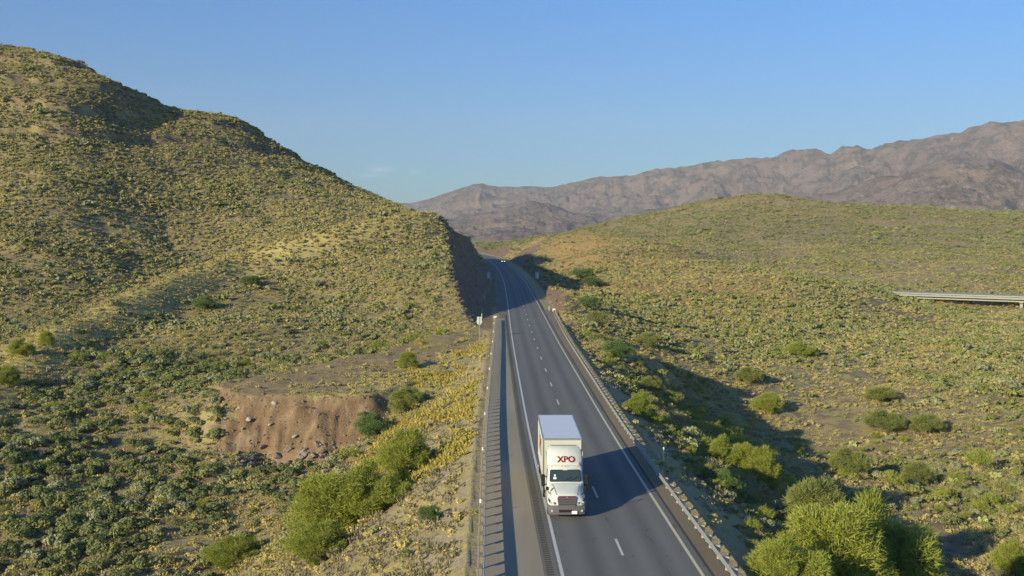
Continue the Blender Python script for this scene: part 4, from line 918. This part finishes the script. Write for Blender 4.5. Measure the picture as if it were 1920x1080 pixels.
# chassis, tank, steps
m = MB(); m.box((-.42,4.4,.78), (.1,6.6,.26)); m.box((.42,4.4,.78), (.1,6.6,.26)); m.box((0,5.2,1.04), (1.1,1.0,.12)); m.build('chassis', M['black_plastic'], T)
for s in (-1, 1):
    m = MB(); m.cyl((s*.92,2.55,.62),(s*.92,3.75,.62),.30,20); m.build('fuel_tank', M['trim_steel'], T, smooth=True)
    m = MB(); m.box((s*1.0,2.1,.5), (.34,.6,.10)); m.box((s*1.0,2.1,.8), (.30,.5,.06)); m.build('step', M['bumper_grey'], T)
def wheel(par, x, y, r_, w_):
    m = MB(); m.cyl((x-w_/2,y,r_),(x+w_/2,y,r_),r_,28); t = m.build('wheel', M['rubber'], par, smooth=True, bevel=.03)
    for s in (-1, 1): m = MB(); m.cyl((x+s*w_/2,y,r_),(x+s*(w_/2+.02),y,r_),r_*.56,20); m.cyl((x+s*w_/2,y,r_),(x+s*(w_/2+.07),y,r_),r_*.2,12); m.build('rim', M['trim_steel'], t)
for s in (-1, 1):
    wheel(T, s*1.04, 1.22, .51, .29)
    for dx in (.86, 1.14): wheel(T, s*dx, 5.35, .51, .26)
# trailer
tr = MB(); tr.box((0,9.1,2.62), (2.56,8.5,2.86)); trl = tr.build('trailer', M['trailer_white'], T, bevel=.02)
m = MB(); m.box((0,9.1,4.065), (2.50,8.44,.03)); m.build('roof', M['trailer_roof'], trl)
m = MB()
for s in (-1, 1): m.box((s*1.285,9.1,4.03), (.05,8.56,.13)); m.box((s*1.285,9.1,1.24), (.05,8.56,.16))
m.box((0,4.835,4.03), (2.62,.05,.13)); m.box((0,13.36,4.03), (2.62,.05,.13)); m.box((-1.27,4.84,2.62), (.07,.06,2.7)); m.box((1.27,4.84,2.62), (.07,.06,2.7)); m.build('edge_rail', M['trim_steel'], trl, bevel=.008)
m = MB()
for s in (-1, 1):
    for k in range(13): m.box((s*1.283, 5.45+k*.61, 2.62), (.012,.05,2.64))
m.build('side_post', M['trailer_white'], trl)
My = Matrix(((0,0,-1,-1.286),(-1,0,0,9.0),(0,1,0,2.75),(0,0,0,1))); lettering('XPO', 1.7, M['letter_red'], trl, My, depth=.008, bold=.03)
My = Matrix(((0,0,1,1.286),(1,0,0,9.0),(0,1,0,2.75),(0,0,0,1))); lettering('XPO', 1.7, M['letter_red'], trl, My, depth=.008, bold=.03)
for s in (-1, 1):
    for dx in (.86, 1.14): wheel(trl, s*dx, 12.2, .50, .26)
    m = MB(); m.box((s*.85,7.1,.75), (.12,.12,.95)); m.box((s*.85,7.1,.24), (.28,.28,.05)); m.build('landing_leg', M['galvanised'], trl)
m = MB(); m.box((0,12.2,.95), (1.0,1.6,.35)); m.box((0,13.3,.62), (2.3,.08,.12)); m.build('underframe', M['black_plastic'], trl)
# ---------------------------------------------------------------- the morning air
mb = MB(); mb.box((600, 4000, 440), (14000, 11000, 1100))
b = bpy.data.materials.new('air'); b.use_nodes = True; t = b.node_tree; t.nodes.remove(t.nodes['Principled BSDF'])
pv = t.nodes.new('ShaderNodeVolumePrincipled'); pv.inputs['Color'].default_value = (.80,.87,.98,1); pv.inputs['Density'].default_value = 6e-5; pv.inputs['Anisotropy'].default_value = .0
t.links.new(pv.outputs[0], t.nodes['Material Output'].inputs['Volume'])
tag(mb.build('haze', b), 'thin blue morning haze filling the valley', 'haze', kind='stuff')
